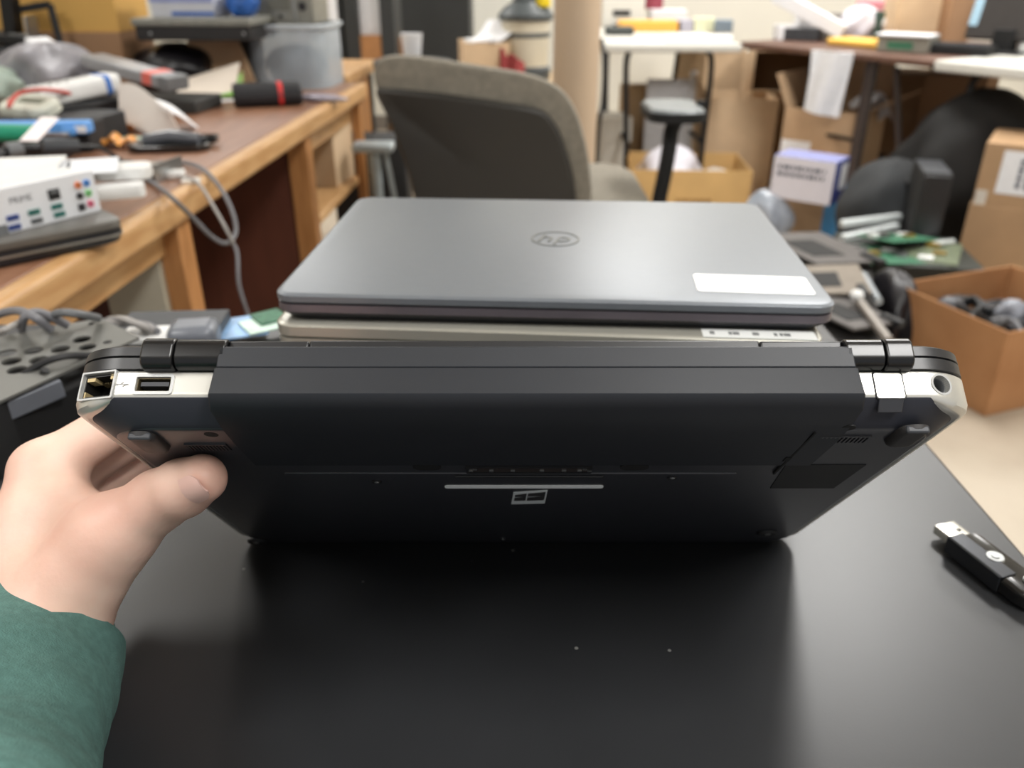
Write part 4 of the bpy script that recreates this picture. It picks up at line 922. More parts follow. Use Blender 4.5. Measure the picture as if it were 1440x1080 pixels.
for k, (pts, ma, lb) in enumerate((([(-30, 452), (18, 437), (48, 446), (72, 464)], cable_grey, 'grey cable crossing behind the perforated plate near the frame edge'), ([(30, 464), (36, 445), (58, 440), (96, 458)], cable_grey, 'dark grey cable hooped above the plate corner'), ([(62, 452), (84, 440), (112, 442), (138, 447)], mid_grey, 'thick grey cable rising behind the perforated plate'), ([(-20, 478), (10, 462), (30, 452)], mat('pale_cable', (160, 156, 152), .5), 'short pale cable end behind the plate'))):
    cable('grey_cable', lb, [onz(u, v, .806 + (.012 if 0 < i < len(pts) - 1 else -.002)) for i, (u, v) in enumerate(pts)], (.0034 if k != 3 else .0026), ma, 'cables around the drive cage')
# connector and brass stand-off beside the hand
p = onz(12, 612, TABLE); t = thing('wire_plug', 'tiny white plug with a red wire on the black table by the hand', 'plug', (p.x, p.y, TABLE), (0, 0, 20))
obj('plug_shell', M().box2((-.004, -.004, 0), (.006, .004, .006)).box2((-.001, -.006, .001), (.003, .006, .005)), white_plastic, t, .0008); obj('red_wire', M().tube(smooth_path([(-.004, 0, .003), (-.012, .001, .004), (-.03, -.004, .003)], 5), .0012, 6), MATS['red_wire'], t)
p, q = onz(-8, 625, TABLE), onz(16, 652, TABLE); t = thing('memory_stick', 'narrow gold edged memory stick on the table beside the hand', 'memory module', ((p.x + q.x) / 2, (p.y + q.y) / 2, TABLE), (0, 0, math.degrees(math.atan2((q - p).y, (q - p).x))))
obj('board', M().box2((-.045, -.006, 0), (.012, .006, .0015)), pcb_dark, t); obj('chip', M().box2((-.02, -.0045, .0015), (.010, .004, .003)), mat('pale_chip', (200, 200, 186), .4, .3), t); obj('gold_edge', M().box2((-.04, -.006, .0002), (.012, -.004, .0018)), mat('orange_gold', (206, 128, 50), .4, .4), t)
p = onz(12, 660, TABLE); solo('plastic_bead', M().lathe([(.0055, 0), (.006, .001), (.0055, .005), (.003, .0065)], 18), white_plastic, 'round white plastic cap on the table touching the hand', 'bead', (p.x, p.y, TABLE))
# items behind the laptop's left side
def slab(name, label, cat, u0, v0, u1, v1, z, d, th, ma, bevel=.001):
    a, b = onz(u0, v0, z), onz(u1, v1, z); c = (a + b) / 2; y = math.degrees(math.atan2((b - a).y, (b - a).x))
    return solo(name, M().box2((-(b - a).length / 2, 0, -th), ((b - a).length / 2, d, 0)), ma, label, cat, (c.x, c.y, z), (0, 0, y), bevel=bevel)
slab('metal_tray', 'long dark grey metal tray behind the perforated plate', 'tray', 150, 474, 300, 470, .772, .06, .022, dark_grey)
p = onz(210, 462, .777)
t = thing('wire_bundle', 'bundle of pale grey ribbon wires lying on the dark metal tray', 'wires', (p.x, p.y, .7722)); 
for k in range(4):
    obj('wire', M().tube(smooth_path([onz(130 + 8 * k, 458 - 3 * k, .7765) - Vector((p.x, p.y, .7722)), onz(175, 452 - 2 * k + 3, .785 + .002 * k) - Vector((p.x, p.y, .7722)), onz(205, 456 + 2 * k, .7765 + .002 * k) - Vector((p.x, p.y, .7722)), onz(222 - 6 * k, 466, .7765) - Vector((p.x, p.y, .7722))], 6), .003, 7), MATS['pale_cable'] if k % 2 else cable_grey, t)
slab('white_strip', 'narrow bright white panel lying behind the hinge of the upright laptop', 'panel', 165, 478, 262, 474, .7735, .03, .006, white_plastic)
slab('grey_case', 'smooth grey plastic case at the far edge of the black table', 'case', 228, 466, 300, 462, .782, .035, .031, mat('bluish_grey', (112, 116, 124), .35), .008)
for k, (u0, v0, u1, v1, z, d, ma, nm, lb) in enumerate(((305, 478, 378, 468, .762, .05, mat('pale_blue_card', (150, 190, 232), .4, var=.35, scale=40), 'printed_card', 'pale blue printed card on the table left of the laptop stack'), (352, 470, 404, 458, .764, .035, mat('white_green_card', (206, 232, 218), .4, var=.25, scale=60), 'printed_card', 'white and green card overlapping the pale blue one'), (368, 456, 408, 446, .766, .03, pcb_green, 'circuit_card', 'small green circuit card beside the laptop stack'))):
    slab(nm, lb, 'card', u0, v0, u1, v1, z, d, .0015, ma, .0002)

# ================================================================ office chair behind the stack
def chair():
    Y = 2.02
    base = ony(690, 300, Y)
    root = Vector((base.x + .05, Y + .30, 0))
    t = thing('office_chair', 'office chair with dark shell and grey fabric rim, its back to the laptops', 'chair', root)
    fab = mat('chair_fabric', (132, 126, 114), .95, var=.2, scale=60, bump=.25, bscale=500); shell_m = mat('chair_shell', (48, 46, 43), .5, var=.1, scale=8)
    out = [(527, 128), (522, 104), (530, 86), (548, 79), (575, 78), (620, 83), (665, 90), (710, 97), (755, 107), (788, 125), (808, 152), (822, 190), (832, 240), (836, 300), (832, 380), (800, 440), (700, 452), (620, 446), (596, 400), (588, 330), (577, 270), (562, 215), (545, 168)]
    inn = [(528, 138), (527, 128), (533, 125), (552, 126), (580, 128), (620, 131), (665, 137), (705, 143), (745, 150), (768, 158), (785, 180), (797, 210), (808, 250), (813, 300), (810, 370), (785, 425), (700, 440), (622, 436), (598, 395), (589, 330), (578, 272), (563, 220), (546, 174)]
    def pts(lst, y, bow):
        r_ = []
        for u, v in lst:
            a = ony(u, v, y); k = (a.x - base.x) / .26
            r_.append(Vector((a.x, y + bow * k * k - .12 * (a.z - .6), a.z)) - root)
        return smooth_path(r_, 4, True)
    def scl(r_, s, dy):
        c = sum(r_, Vector()) / len(r_); return [c + (p - c) * s + Vector((0, dy, 0)) for p in r_]
    O = pts(out, Y, .04); I = pts(inn, Y - .012, .04)
    obj('back_cushion', M().loft([scl(O, .93, -.004), scl(O, .985, .004), scl(O, 1, .025), scl(O, .985, .06), scl(O, .93, .085), scl(O, .6, .095), scl(O, .2, .095)]), fab, t)
    obj('back_shell', M().loft([scl(I, .2, -.010), scl(I, .7, -.012), scl(I, .95, -.008), scl(I, .99, .0), scl(I, 1, .02)]), shell_m, t)
    s0 = onz(880, 262, .47); 
    seat_c = Vector((base.x + .17, Y + .47, .40)) - root
    obj('seat', M().loft([[(seat_c.x + x * k, seat_c.y + y * k, seat_c.z + z) for x, y in rrect(.56, .56, .12, 8)] for z, k in ((0, .9), (.01, .97), (.05, 1), (.07, .98), (.085, .9), (.09, .6))]), fab, t)
    obj('seat_pan', M().box((seat_c.x, seat_c.y, seat_c.z - .015), (.44, .44, .03)), shell_m, t, .01)
    obj('back_bar', M().tube(smooth_path([(base.x - root.x + .02, -.27, .50), (base.x - root.x + .02, -.24, .40), (seat_c.x, seat_c.y - .1, .375)], 6), .03, 10), shell_m, t)
    # arm with pad
    pc = onz(946, 150, .70); bc = onz(930, 276, .41)
    pc = ony(946, 148, 2.42); bc = ony(928, 275, 2.40)
    bc2 = Vector((seat_c.x + .22, seat_c.y, seat_c.z)) 
    for sgn in (1, -1):
        def mir(p):
            p = p - root
            if sgn < 0: p = p + Vector((-.52, .22, 0))
            return p
        a0 = mir(bc); a1 = mir(ony(940, 215, 2.40)); a2 = mir(ony(944, 185, 2.41)); a3 = mir(ony(952, 166, 2.42))
        low = Vector((seat_c.x + sgn * .12, seat_c.y, .387))
        ar = obj('armrest', M().tube(smooth_path([low, Vector((a0.x - sgn * .02, a0.y, .39)), a0, a1, a2, a3], 5), .022, 10), near_black, t)
        pad = mir(pc); obj('arm_pad', M().loft([[(pad.x + x * k, pad.y + y * k, pad.z + z) for x, y in rrect(.15, .25, .05, 6)] for z, k in ((-.026, .9), (-.02, 1), (-.004, 1), (.002, .94), (.003, .7))], T=None), mat('arm_pad_grey', (96, 102, 104), .4), ar)
        obj('arm_edge', M().ring([(pad.x + x, pad.y + y) for x, y in rrect(.158, .258, .053, 6)], [(pad.x + x, pad.y + y) for x, y in rrect(.146, .246, .05, 6)], pad.z - .030, pad.z - .006), near_black, ar)
    pe = ony(986, 141, 2.42) - root
    obj('arm_link', M().tube(smooth_path([pe, pe + Vector((-.005, 0, -.02)), ony(968, 152, 2.42) - root + Vector((0, 0, -.01)), ony(950, 172, 2.42) - root], 5), .013, 8), near_black, t)
    obj('gas_lift', M().cyl((seat_c.x, seat_c.y, .08), (seat_c.x, seat_c.y, .40), .028), black_metal, t)
    for k in range(5):
        a = R(72 * k + 20); e = Vector((seat_c.x + .28 * math.cos(a), seat_c.y + .28 * math.sin(a), .07))
        l = obj('leg', M().bar((seat_c.x, seat_c.y, .10), e, .045, .03), black_plastic, t, .004)
        obj('caster', M().cyl((e.x - .02 * math.sin(a), e.y + .02 * math.cos(a), .03), (e.x + .02 * math.sin(a), e.y - .02 * math.cos(a), .03), .03), rubber, l)
chair()

# ================================================================ far wall: cabinet, rack, low cabinet, vacuum
grey_black = mat('cabinet_black', (50, 52, 52), .55, var=.06)
p0, p1 = ony(563, 30, 5.2), ony(661, 30, 5.2)
t = thing('cabinet', 'tall plain black cabinet standing before the pale far wall', 'cabinet', ((p0.x + p1.x) / 2, 5.45, 0))
w_ = p1.x - p0.x
obj('cabinet_body', M().box2((-w_ / 2, -.23, .05), (w_ / 2, .25, 1.9)), grey_black, t, .004); obj('door', M().box2((-w_ / 2 + .004, -.25, .07), (w_ / 2 - .004, -.23, 1.88)), grey_black, t, .003); obj('handle', M().box2((w_ / 2 - .05, -.265, .9), (w_ / 2 - .035, -.25, 1.05)), dark_grey, t, .003); obj('plinth', M().box2((-w_ / 2 + .02, -.2, 0), (w_ / 2 - .02, .22, .05)), near_black, t)
# white door trim beyond
struct('door_1', M().box2((-.30, 6.14, 0), (.50, 6.18, 2.1)), mat('door_white', (224, 222, 212), .6, var=.03), .004)
struct('trim_1', M().box2((-.40, 6.12, 0), (-.31, 6.2, 2.2)), mat('trim_white', (232, 230, 222), .5, var=.03), .004)
# black rack with white boards and wooden boxes
Yr = 4.3
def rx(u, v=40): return ony(u, v, Yr).x
rc = Vector((rx(500), Yr + .2, 0))
t = thing('rack', 'black open rack beyond the desk end holding white boards', 'rack', rc)
for u in (470, 492, 543): obj('post', M().box((rx(u) - rc.x, 0, .65), (.07 if u != 470 else .05, .30, 1.3)), grey_black, t, .003)
for z in (.20, .62): obj('shelf', M().box((rx(503) - rc.x, 0, z), (rx(552) - rx(462), .34, .035)), black_plastic, t, .003)
zb = .6375
def bx(name, label, cat, u0, u1, vt, Y, zb, d, ma, yaw=0, **k):
    a, b = ony(u0, vt, Y), ony(u1, vt, Y); return carton(name, label, cat, (a.x + b.x) / 2, Y + d / 2, zb, b.x - a.x, d, a.z - zb, yaw, ma, **k)
orange_wood = mat('orange_wood', (186, 132, 84), .5, var=.12)
bx('box', 'orange wooden box on the black rack below the white board', 'box', 502, 536, 50, Yr + .06, zb, .15, orange_wood)
b_ = ony(520, 50, Yr + .06).z; bx('white_board', 'white board leaning on the orange box inside the black rack', 'board', 502, 536, -20, Yr + .10, b_, .03, paper_white)
p = ony(448, 40, 3.9); t = thing('white_bag', 'bright white bag hanging from the black rack beside the clear tub', 'bag', (p.x, p.y, 0)); 
zt_, zl_ = ony(448, -20, 3.9).z, ony(455, 64, 3.9).z
obj('bag_body', M().sheet(lambda a_, b2: ((a_ - .5) * .18, .03 * math.sin(a_ * 6), zl_ + (zt_ - zl_) * b2 + .02 * math.sin(a_ * 5) * (1 - b2)), 12, 10, .03), paper_white, t)
obj('hanger', M().bar((0, .0, zt_ - .01), (rx(470) - p.x, Yr + .2 - p.y - .15, zt_ + .0), .012), black_metal, t)
p = ony(562, 45, 4.5); solo('wooden_block', M().box2((-.05, 0, 0), (.055, .1, .64 + .10)), orange_wood, 'upright orange wooden block at the corner of the black cabinet', 'block', (p.x, p.y, 0), bevel=.004)
pz = ony(580, 80, 3.1); t = thing('paper_cup', 'white paper cup on a stand behind the office chair back', 'cup', (pz.x, 3.1, pz.z - .01))
obj('cup_wall', M().lathe([(.028, 0), (.029, .002), (.038, .085), (.040, .086), (.037, .084), (.027, .004)], 24), paper_white, t)
t2 = thing('stool', 'grey topped stool behind the office chair carrying the paper cup', 'stool', (pz.x, 3.1, 0)); obj('seat', M().cyl((0, 0, pz.z - .04), (0, 0, pz.z - .01), .14, n=28), dark_grey, t2, .006)
for k in range(4):
    a = R(45 + 90 * k); obj('leg', M().cyl((.09 * math.cos(a), .09 * math.sin(a), pz.z - .04), (.15 * math.cos(a), .15 * math.sin(a), 0), .012), steel, t2)
# low cabinet with a carton of paper and a shop vacuum
q0, q1 = ony(636, 90, 3.75), ony(850, 90, 3.75); zc = .60
t = thing('low_cabinet', 'low tan cabinet behind the office chair under the vacuum', 'cabinet', ((q0.x + q1.x) / 2 - .03, 4.05, 0)); w_ = q1.x - q0.x - .06
obj('cabinet_body', M().box2((-w_ / 2, -.28, .04), (w_ / 2, .28, zc)), mat('tan_cabinet', (190, 164, 128), .6, var=.06), t, .004); obj('door', M().box2((-w_ / 2 + .005, -.298, .06), (-.003, -.28, zc - .03)), MATS['tan_cabinet'], t, .003); obj('door', M().box2((.003, -.298, .06), (w_ / 2 - .005, -.28, zc - .03)), MATS['tan_cabinet'], t, .003); obj('plinth', M().box2((-w_ / 2 + .02, -.25, 0), (w_ / 2 - .02, .26, .04)), near_black, t)
t = bx('box', 'open carton of loose white paper behind the office chair', 'box', 645, 712, 60, 3.86, zc, .22, cardboard_pale, 8, opened=True)
bp = t.location
for k in range(4):
    solo('paper_sheet', M().sheet(lambda a_, b2, k=k: ((a_ - .5) * .17, (b2 - .5) * .17, .02 * math.sin(a_ * 4 + k) + .05 * a_), 10, 8, .002), paper_white, 'loose white paper sheets heaped out of the open carton behind the chair', 'paper', (bp.x + .0 + .012 * k, bp.y, zc + .135 + .014 * k), (0, -6, 20 * k - 10), group='paper in the open carton')
solo('red_cloth', M().sheet(lambda a_, b2: ((a_ - .5) * .10, b2 * .03 + .02 * math.sin(a_ * 7), .015 + b2 * .13 - .06 * a_ * b2), 12, 8, .012), mat('dark_red_cloth', (150, 62, 62), .9), 'dark red cloth between the paper carton and the vacuum', 'cloth', (ony(722, 80, 3.83).x, 3.83, zc))
p = ony(736, 90, 4.05)
t = thing('shop_vacuum', 'small shop vacuum with a dark lid and pale drum beside the pillar', 'vacuum', (p.x + .01, 4.02, zc)); zt2 = ony(736, 28, 4.0).z - zc
obj('drum', M().lathe([(.088, .03), (.10, .04), (.108, zt2 * .6), (.112, zt2)], 32), mat('pale_drum', (206, 198, 178), .4, var=.04), t); obj('lid', M().lathe([(.122, zt2), (.126, zt2 + .02), (.10, zt2 + .05), (.06, zt2 + .075), (.055, zt2 + .11), (.04, zt2 + .115)], 32), mat('vac_grey', (76, 82, 84), .45), t); obj('base_ring', M().lathe([(.108, .0), (.115, .012), (.112, .05), (.10, .06)], 32), mat('vac_dark', (66, 72, 76), .5), t); obj('drum_band', M().lathe([(.109, zt2 * .72), (.1125, zt2 * .74), (.1125, zt2 * .78), (.110, zt2 * .8)], 32, False), MATS['vac_grey'], t)
obj('handle', M().tube(smooth_path([(-.05, 0, zt2 + .09), (-.04, 0, zt2 + .15), (.04, 0, zt2 + .15), (.05, 0, zt2 + .09)], 6), .009), MATS['vac_grey'], t)
p = ony(775, 8, 3.98); solo('yellow_cap', M().lathe([(.034, 0), (.036, .006), (.03, .04), (.018, .05)], 22), mat('vivid_yellow', (244, 214, 30), .5), 'bright yellow cap sitting on the vacuum lid', 'cap', (t.location.x + .075, 3.985, zc + zt2 + .055))

# ================================================================ far folding table and what it carries
tw = mat('folding_table_white', (204, 202, 194), .5, var=.04)
def folding_table(name, label, A, L, depth, yaw, ma, th=.035, legc=black_metal, legs='loop', z=.75, legx=None):
    t = thing(name, label, 'table', (A.x, A.y, 0), (0, 0, yaw))
    obj('table_top', M().box2((0, 0, z - th), (L, depth, z)), ma, t, .008)
    for k, x in enumerate(legx or (.12, L - .12)):
        if legs == 'loop':
            obj('leg', M().tube(smooth_path([(x, .06, 0), (x, .08, .2), (x + (.02 if k else -.02), .14, z - .12), (x, .18, z - th - .005)], 6), .014, 8), legc, t)
            obj('leg', M().tube(smooth_path([(x, depth - .06, 0), (x, depth - .08, .2), (x + (.02 if k else -.02), depth - .14, z - .12), (x, depth - .18, z - th - .005)], 6), .014, 8), legc, t)
            obj('crossbar', M().cyl((x, .10, .30), (x, depth - .10, .30), .011), legc, t)
        else:
            obj('leg', M().box2((x - .022, .04, 0), (x + .022, .07, z - th)), legc, t, .003); obj('leg', M().box2((x - .022, depth - .07, 0), (x + .022, depth - .04, z - th)), legc, t, .003)
            obj('crossbar', M().box2((x - .01, .05, .22), (x + .01, depth - .05, .24)), legc, t)
    return t
A0 = onz(842, 60, .75); L0 = onz(1044, 62, .75).x - A0.x
ft = folding_table('folding_table', 'white folding table with black tube legs against the far wall', Vector((A0.x, 4.0, 0)), L0, 1.15, 0, tw, legx=(.16, L0 - .12))
def on_table(u, v, z=.75): return onz(u, v, z)
def junk(name, label, cat, u0, v, u1, vt, d, ma, yaw=0, z=.75, bev=.004, tilt=0):
    a, b = onz(u0, v, z), onz(u1, v, z); c = (a + b) / 2; Y = c.y; h = max(.004, ony((u0 + u1) / 2, vt, Y).z - z)
    w = (b - a).length
    return solo(name, M().box2((-w / 2, 0, 0), (w / 2, d, h)), ma, label, cat, (c.x, Y, z), (tilt, 0, yaw), bevel=bev)
orange_env = mat('orange_envelope', (240, 178, 76), .6, var=.06)
junk('padded_envelope', 'orange padded envelope lying on the white folding table', 'envelope', 872, 45, 958, 30, .16, orange_env)
t = junk('printer', 'pale printer standing on the white folding table behind the pillar', 'printer', 846, 38, 905, -12, .22, mat('printer_white', (220, 218, 210), .5, var=.03))
obj('paper_slot', M().box((-.01, -.002, .075), (.10, .006, .03)), ink, t); obj('dark_tray', M().box((0.02, -.04, .012), (.16, .08, .012)), dark_grey, t, .002)
junk('white_binder', 'white binder standing behind the orange envelope', 'binder', 915, 34, 965, 14, .16, paper_white)
solo('red_fabric', M().sheet(lambda a_, b2: ((a_ - .5) * .20, .02 * math.sin(a_ * 8), b2 * .22 * (1 - .35 * a_)), 12, 6, .02), mat('maroon_cloth', (142, 62, 74), .9), 'maroon cloth heaped on the white binder of the white folding table', 'cloth', (ony(950, 14, 4.6).x, onz(940, 34, .75).y + .1, ony(940, 14, onz(940, 34, .75).y).z + .002))
junk('grey_pouch', 'lilac grey pouch right of the orange envelope', 'pouch', 952, 45, 974, 28, .08, mat('lilac_grey', (180, 176, 188), .6))
junk('yellowish_bag', 'pale yellow crumpled bag on the white folding table', 'bag', 976, 45, 1004, 25, .07, mat('pale_yellow', (232, 232, 196), .6))
junk('blue_grey_box', 'small blue grey box at the end of the white folding table', 'box', 1006, 46, 1030, 28, .07, mat('blue_grey', (132, 146, 158), .6))
junk('cable_heap', 'dark heap of cables at the pillar end of the white folding table', 'cables', 852, 50, 892, 38, .10, mat('dark_cable_heap', (70, 74, 72), .7), bev=.01)
junk('white_slip', 'white paper slips along the front edge of the white folding table', 'paper', 940, 60, 1030, 50, .06, paper_white)
# under the far table
p = onz(940, 215, 0)
t = thing('steel_sheet', 'tall pale grey steel computer panel leaning under the white folding table', 'panel', (ony(945, 150, 4.35).x, 4.35, 0), (-12, 0, -6))
obj('sheet_panel', M().box2((-.13, -.012, 0), (.12, .012, .56)), mat('pale_steel', (186, 184, 184), .4, .3), t, .004); obj('fold_lip', M().box2((.09, -.03, .0), (.12, .012, .60)), mat('lip_steel', (200, 200, 200), .4, .3), t, .003)
for k, (u, v, w_, h_, z_, lb) in enumerate(((868, 110, .10, .26, 0, 'white carton under the white folding table next to the pillar'), (866, 180, .11, .12, .2605, 'small white box on the white carton next to the pillar'))):
    carton('box', lb, 'box', ony(u, v, 4.3).x, 4.4, z_, w_ * 1.4, .2, h_, 4, mat('dull_white_card', (214, 210, 200), .8, var=.04))
carton('box', 'brown carton under the white folding table behind the chair arm', 'box', ony(905, 170, 4.45).x + .02, 4.62, 0, .24, .16, .50, 3, mat('dull_cardboard', (160, 132, 98), .85, var=.1, scale=9))
cable('black_cable', 'black cable hanging beside the pillar from the white folding table', [ony(846, 55, 3.97), ony(850, 90, 3.93), ony(848, 140, 3.93), ony(842, 180, 3.93), onz(838, 255, .012)], .010, cable_black)
p = onz(880, 240, 0); solo('door_wedge', M().lathe([(.045, 0), (.048, .01), (.04, .05), (.015, .06)], 20), rubber, 'black rubber knob on the floor under the white folding table', 'knob', (p.x, p.y - .3, 0))

# cartons on the floor, middle
def big(name, label, u0, u1, vt, Y, d, yaw, ma=cardboard, z=0, **k):
    a, b = ony(u0, vt, Y), ony(u1, vt, Y); return carton(name, label, 'box', (a.x + b.x) / 2, Y + d / 2, z, b.x - a.x, d, a.z - z, yaw, ma, **k)
yel = mat('yellow_cardboard', (208, 170, 112), .8, var=.1, scale=8)
t = big('box', 'low wide yellowish carton on the floor behind the chair arm', 893, 1062, 240, 3.75, .42, -4, yel, opened=True)
marks(t, tr(.02, -.2115, .10) @ rot(90, 0, 0), .16, .03, 1, mat('faded_print', (150, 112, 62), .8), 4)
lowp = t.location.copy()
blob('white_bag', 'white plastic bag bulging out of the low yellowish carton', 'bag', (lowp.x - .08, lowp.y, .02), (.15, .13, .165), mat('white_film', (232, 230, 240), .35, var=.12, scale=14), .16, 12, .2)
blob('white_bag', 'flattened white bag inside the right of the low yellowish carton', 'bag', (lowp.x + .15, lowp.y + .02, .02), (.09, .12, .10), mat('white_film2', (226, 220, 214), .4, var=.1), .16, 14, .2)
t = big('box', 'large carton with open top flaps standing behind the low yellowish carton', 1000, 1098, 140, 4.25, .32, -3, cardboard_pale, opened=True, flaps=[('f', 200, .16), ('l', 60, .12)])
t = big('box', 'carton with a bright side under the end of the white folding table', 978, 1040, 66, 4.85, .35, 18, cardboard_pale)
p = ony(1092, 125, 4.5)
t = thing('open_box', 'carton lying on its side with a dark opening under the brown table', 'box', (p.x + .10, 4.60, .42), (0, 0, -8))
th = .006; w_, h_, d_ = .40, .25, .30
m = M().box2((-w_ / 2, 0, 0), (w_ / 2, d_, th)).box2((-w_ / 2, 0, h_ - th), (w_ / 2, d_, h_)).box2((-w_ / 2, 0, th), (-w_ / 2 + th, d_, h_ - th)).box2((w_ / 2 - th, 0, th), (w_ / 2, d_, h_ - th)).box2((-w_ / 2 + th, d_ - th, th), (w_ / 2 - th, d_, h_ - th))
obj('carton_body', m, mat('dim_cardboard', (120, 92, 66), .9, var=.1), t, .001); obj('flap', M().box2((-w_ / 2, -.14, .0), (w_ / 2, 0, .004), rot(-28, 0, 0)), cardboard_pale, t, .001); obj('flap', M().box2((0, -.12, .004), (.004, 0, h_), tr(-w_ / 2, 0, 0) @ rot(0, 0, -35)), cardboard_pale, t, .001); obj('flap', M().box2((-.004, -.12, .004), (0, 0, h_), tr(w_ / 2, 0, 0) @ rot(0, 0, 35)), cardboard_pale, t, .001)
carton('box', 'plain carton on the floor carrying the open box on its side', 'box', p.x + .12, 4.80, 0, .42, .36, .4195, -8, mat('dull_cardboard', (160, 132, 98), .85))
# carton with label and white-blue box in front
def corner(name, label, u, v, zf, w, d, h, yaw, ma, **k):  # carton whose nearest bottom corner shows at pixel (u, v)
    P = onz(u, v, zf); c, s = math.cos(R(yaw)), math.sin(R(yaw))
    return carton(name, label, 'box', P.x - w / 2 * c - d / 2 * s, P.y - w / 2 * s + d / 2 * c, zf, w, d, h, yaw, ma, **k)
t = corner('box', 'tall carton with open flaps and a white label under the brown table', 1182, 322, 0, .34, .34, .50, -40, cardboard, opened=True, flaps=[('r', 30, .16), ('l', 65, .15), ('b', 85, .18)])
obj('shipping_label', M().box2((-.165, -.1712, .26), (-.03, -.1702, .36)), paper_white, t)
cr = t.location.copy(); czt = ony(1140, 172, 3.75).z
solo('packing_paper', M().sheet(lambda a_, b2: (a_ * .16 - .08, (b2 - .5) * .12, .05 * math.sin(a_ * 4) + .02 * math.sin(b2 * 6)), 12, 8, .003), paper_white, 'crumpled white packing paper on the flap of the tall labelled carton', 'paper', (cr.x + .12, cr.y - .10, .51), (0, 10, 20))
LZ = .21
t = corner('box', 'low brown carton with a bright blue tape strip at the front of the cartons', 1180, 345, 0, .32, .26, LZ, -38, cardboard)
lw_ = t.location.copy(); lz = LZ
obj('blue_tape', M().box2((.070, -.1316, 0.02), (.145, -.1304, lz + .0006)).box2((.070, -.1316, lz), (.145, .131, lz + .0012)), mat('blue_tape', (70, 148, 206), .4, var=.08), t)
tb = corner('box', 'white box with a blue end and dark print on the low taped carton', 1166, 290, lz + .0015, .25, .16, .17, -38, mat('lilac_white', (220, 216, 224), .6, var=.03))
nb = mat('navy_print', (52, 66, 136), .55)
obj('blue_end', M().box2((.1252, -.08, 0), (.1262, .08, .17)), nb, tb); obj('blue_top', M().box2((-.125, -.08, .1702), (.125, .08, .1708)), mat('lavender_print', (146, 150, 196), .55), tb); obj('white_patch', M().box2((.1264, -.01, .05), (.1270, .07, .15)), paper_white, tb)
marks(tb, tr(-.01, -.0803, .115) @ rot(90, 0, 0), .19, .055, 2, mat('grey_print', (92, 96, 110), .6), 8)
blob('clear_bag', 'clear plastic bag slumped left of the taped carton', 'bag', (ony(1085, 300, 3.35).x, 3.42, 0), (.10, .12, .13), mat('clear_bag', (176, 186, 200), .15, var=.3, alpha=.6), .2, 21, .2)

# ================================================================ brown table and white table running towards the viewer
A1 = onz(1040, 58, .75); B1 = onz(1312, 84, .75); C1_ = onz(1460, 98, .75)
dv_ = (B1 - A1); yaw1 = math.degrees(math.atan2(dv_.y, dv_.x)); L1 = dv_.length
brt = mat('brown_table', (104, 74, 60), .5, var=.15, scale=8)
bt_ = folding_table('brown_table', 'dark brown table heaped with boxes and electronics', A1, L1, .98, yaw1, brt, .03, mat('dark_brown_leg', (64, 54, 50), .5), 'post', legx=(.42, L1 - .30))
dv2 = (C1_ - B1); yaw2_ = math.degrees(math.atan2(dv2.y, dv2.x))
wt_ = folding_table('folding_table', 'white folding table continuing from the brown table along the room side', Vector((B1.x + .004, B1.y - .004, 0)), 1.1, .72, yaw2_, tw, .04, black_metal, 'loop', legx=(.10, .95))
for u0, v0, u1, v1 in ((1256, 90, 1226, 190), (1297, 95, 1268, 200)):
    pass
T1 = tr(A1.x, A1.y, 0) @ rot(0, 0, yaw1)
obj('brace', M().bar((L1 - .22, .10, .70), (L1 - .05, .10, .10), .018), mat('dark_brown_leg', (64, 54, 50), .5), bt_); obj('brace', M().bar((.42, .05, .40), (L1 - .30, .05, .40), .014), black_metal, bt_)
def jk_(name, label, cat, u0, v, u1, vt, d, ma, extra=0, bev=.004, tilt=0, z=.75, back=.0):
    a, b = onz(u0, v, z), onz(u1, v, z); c = (a + b) / 2; Yd = ray((u0 + u1) / 2, v); dep = (c - EYE).length / ray((u0 + u1) / 2, v).length
    w = (u1 - u0) * dep / F_PX; h = max(.005, (v - vt) * dep / F_PX * 1.0)
    q = T1.inverted() @ Vector((c.x + back * .6, c.y + back * .4, z)); q2 = Vector((min(max(q.x, .03 + w / 2), 1.9), min(max(q.y, .02), .95 - d - w / 3), 0)); qw = T1 @ q2
    if name in ('white_cloth', 'folded_paper', 'circuit_pile', 'white_unit'):
        T2 = tr(B1.x, B1.y, 0) @ rot(0, 0, yaw2_); q = T2.inverted() @ Vector((c.x + back * .6, c.y + back * .4, z)); qw = T2 @ Vector((min(max(q.x, .03 + w / 2), 1.0), min(max(q.y, .02), .70 - d - w / 3), 0)); c = Vector((qw.x, qw.y, z)); back = 0
    if name not in ('blue_bag_roll', 'white_cloth', 'folded_paper', 'circuit_pile', 'white_unit'): c = Vector((qw.x, qw.y, z)); back = 0
    return solo(name, M().box2((-w / 2, 0, 0), (w / 2, d, h)), ma, label, cat, (c.x + back * .6, c.y + back * .4, z), (tilt, 0, extra), bevel=bev)
jk_('white_box', 'small white box at the near end of the brown table beside the white table', 'box', 1062, 54, 1092, 35, .09, paper_white)
jk_('white_package', 'rounded white package behind the small white box', 'package', 1082, 52, 1112, 14, .10, paper_white, bev=.02)
jk_('white_carton', 'white carton standing on the brown table behind the long slanted box', 'box', 1098, 48, 1118, 28, .10, paper_white)
p = onz(1150, 58, .75); t = solo('long_box', M().box2((-.20, -.03, -.0), (.17, .05, .06)), paper_white, 'long white box lying slanted across the brown table', 'box', (p.x - .05, p.y + .03, .835), (0, 24, -30), bevel=.003)
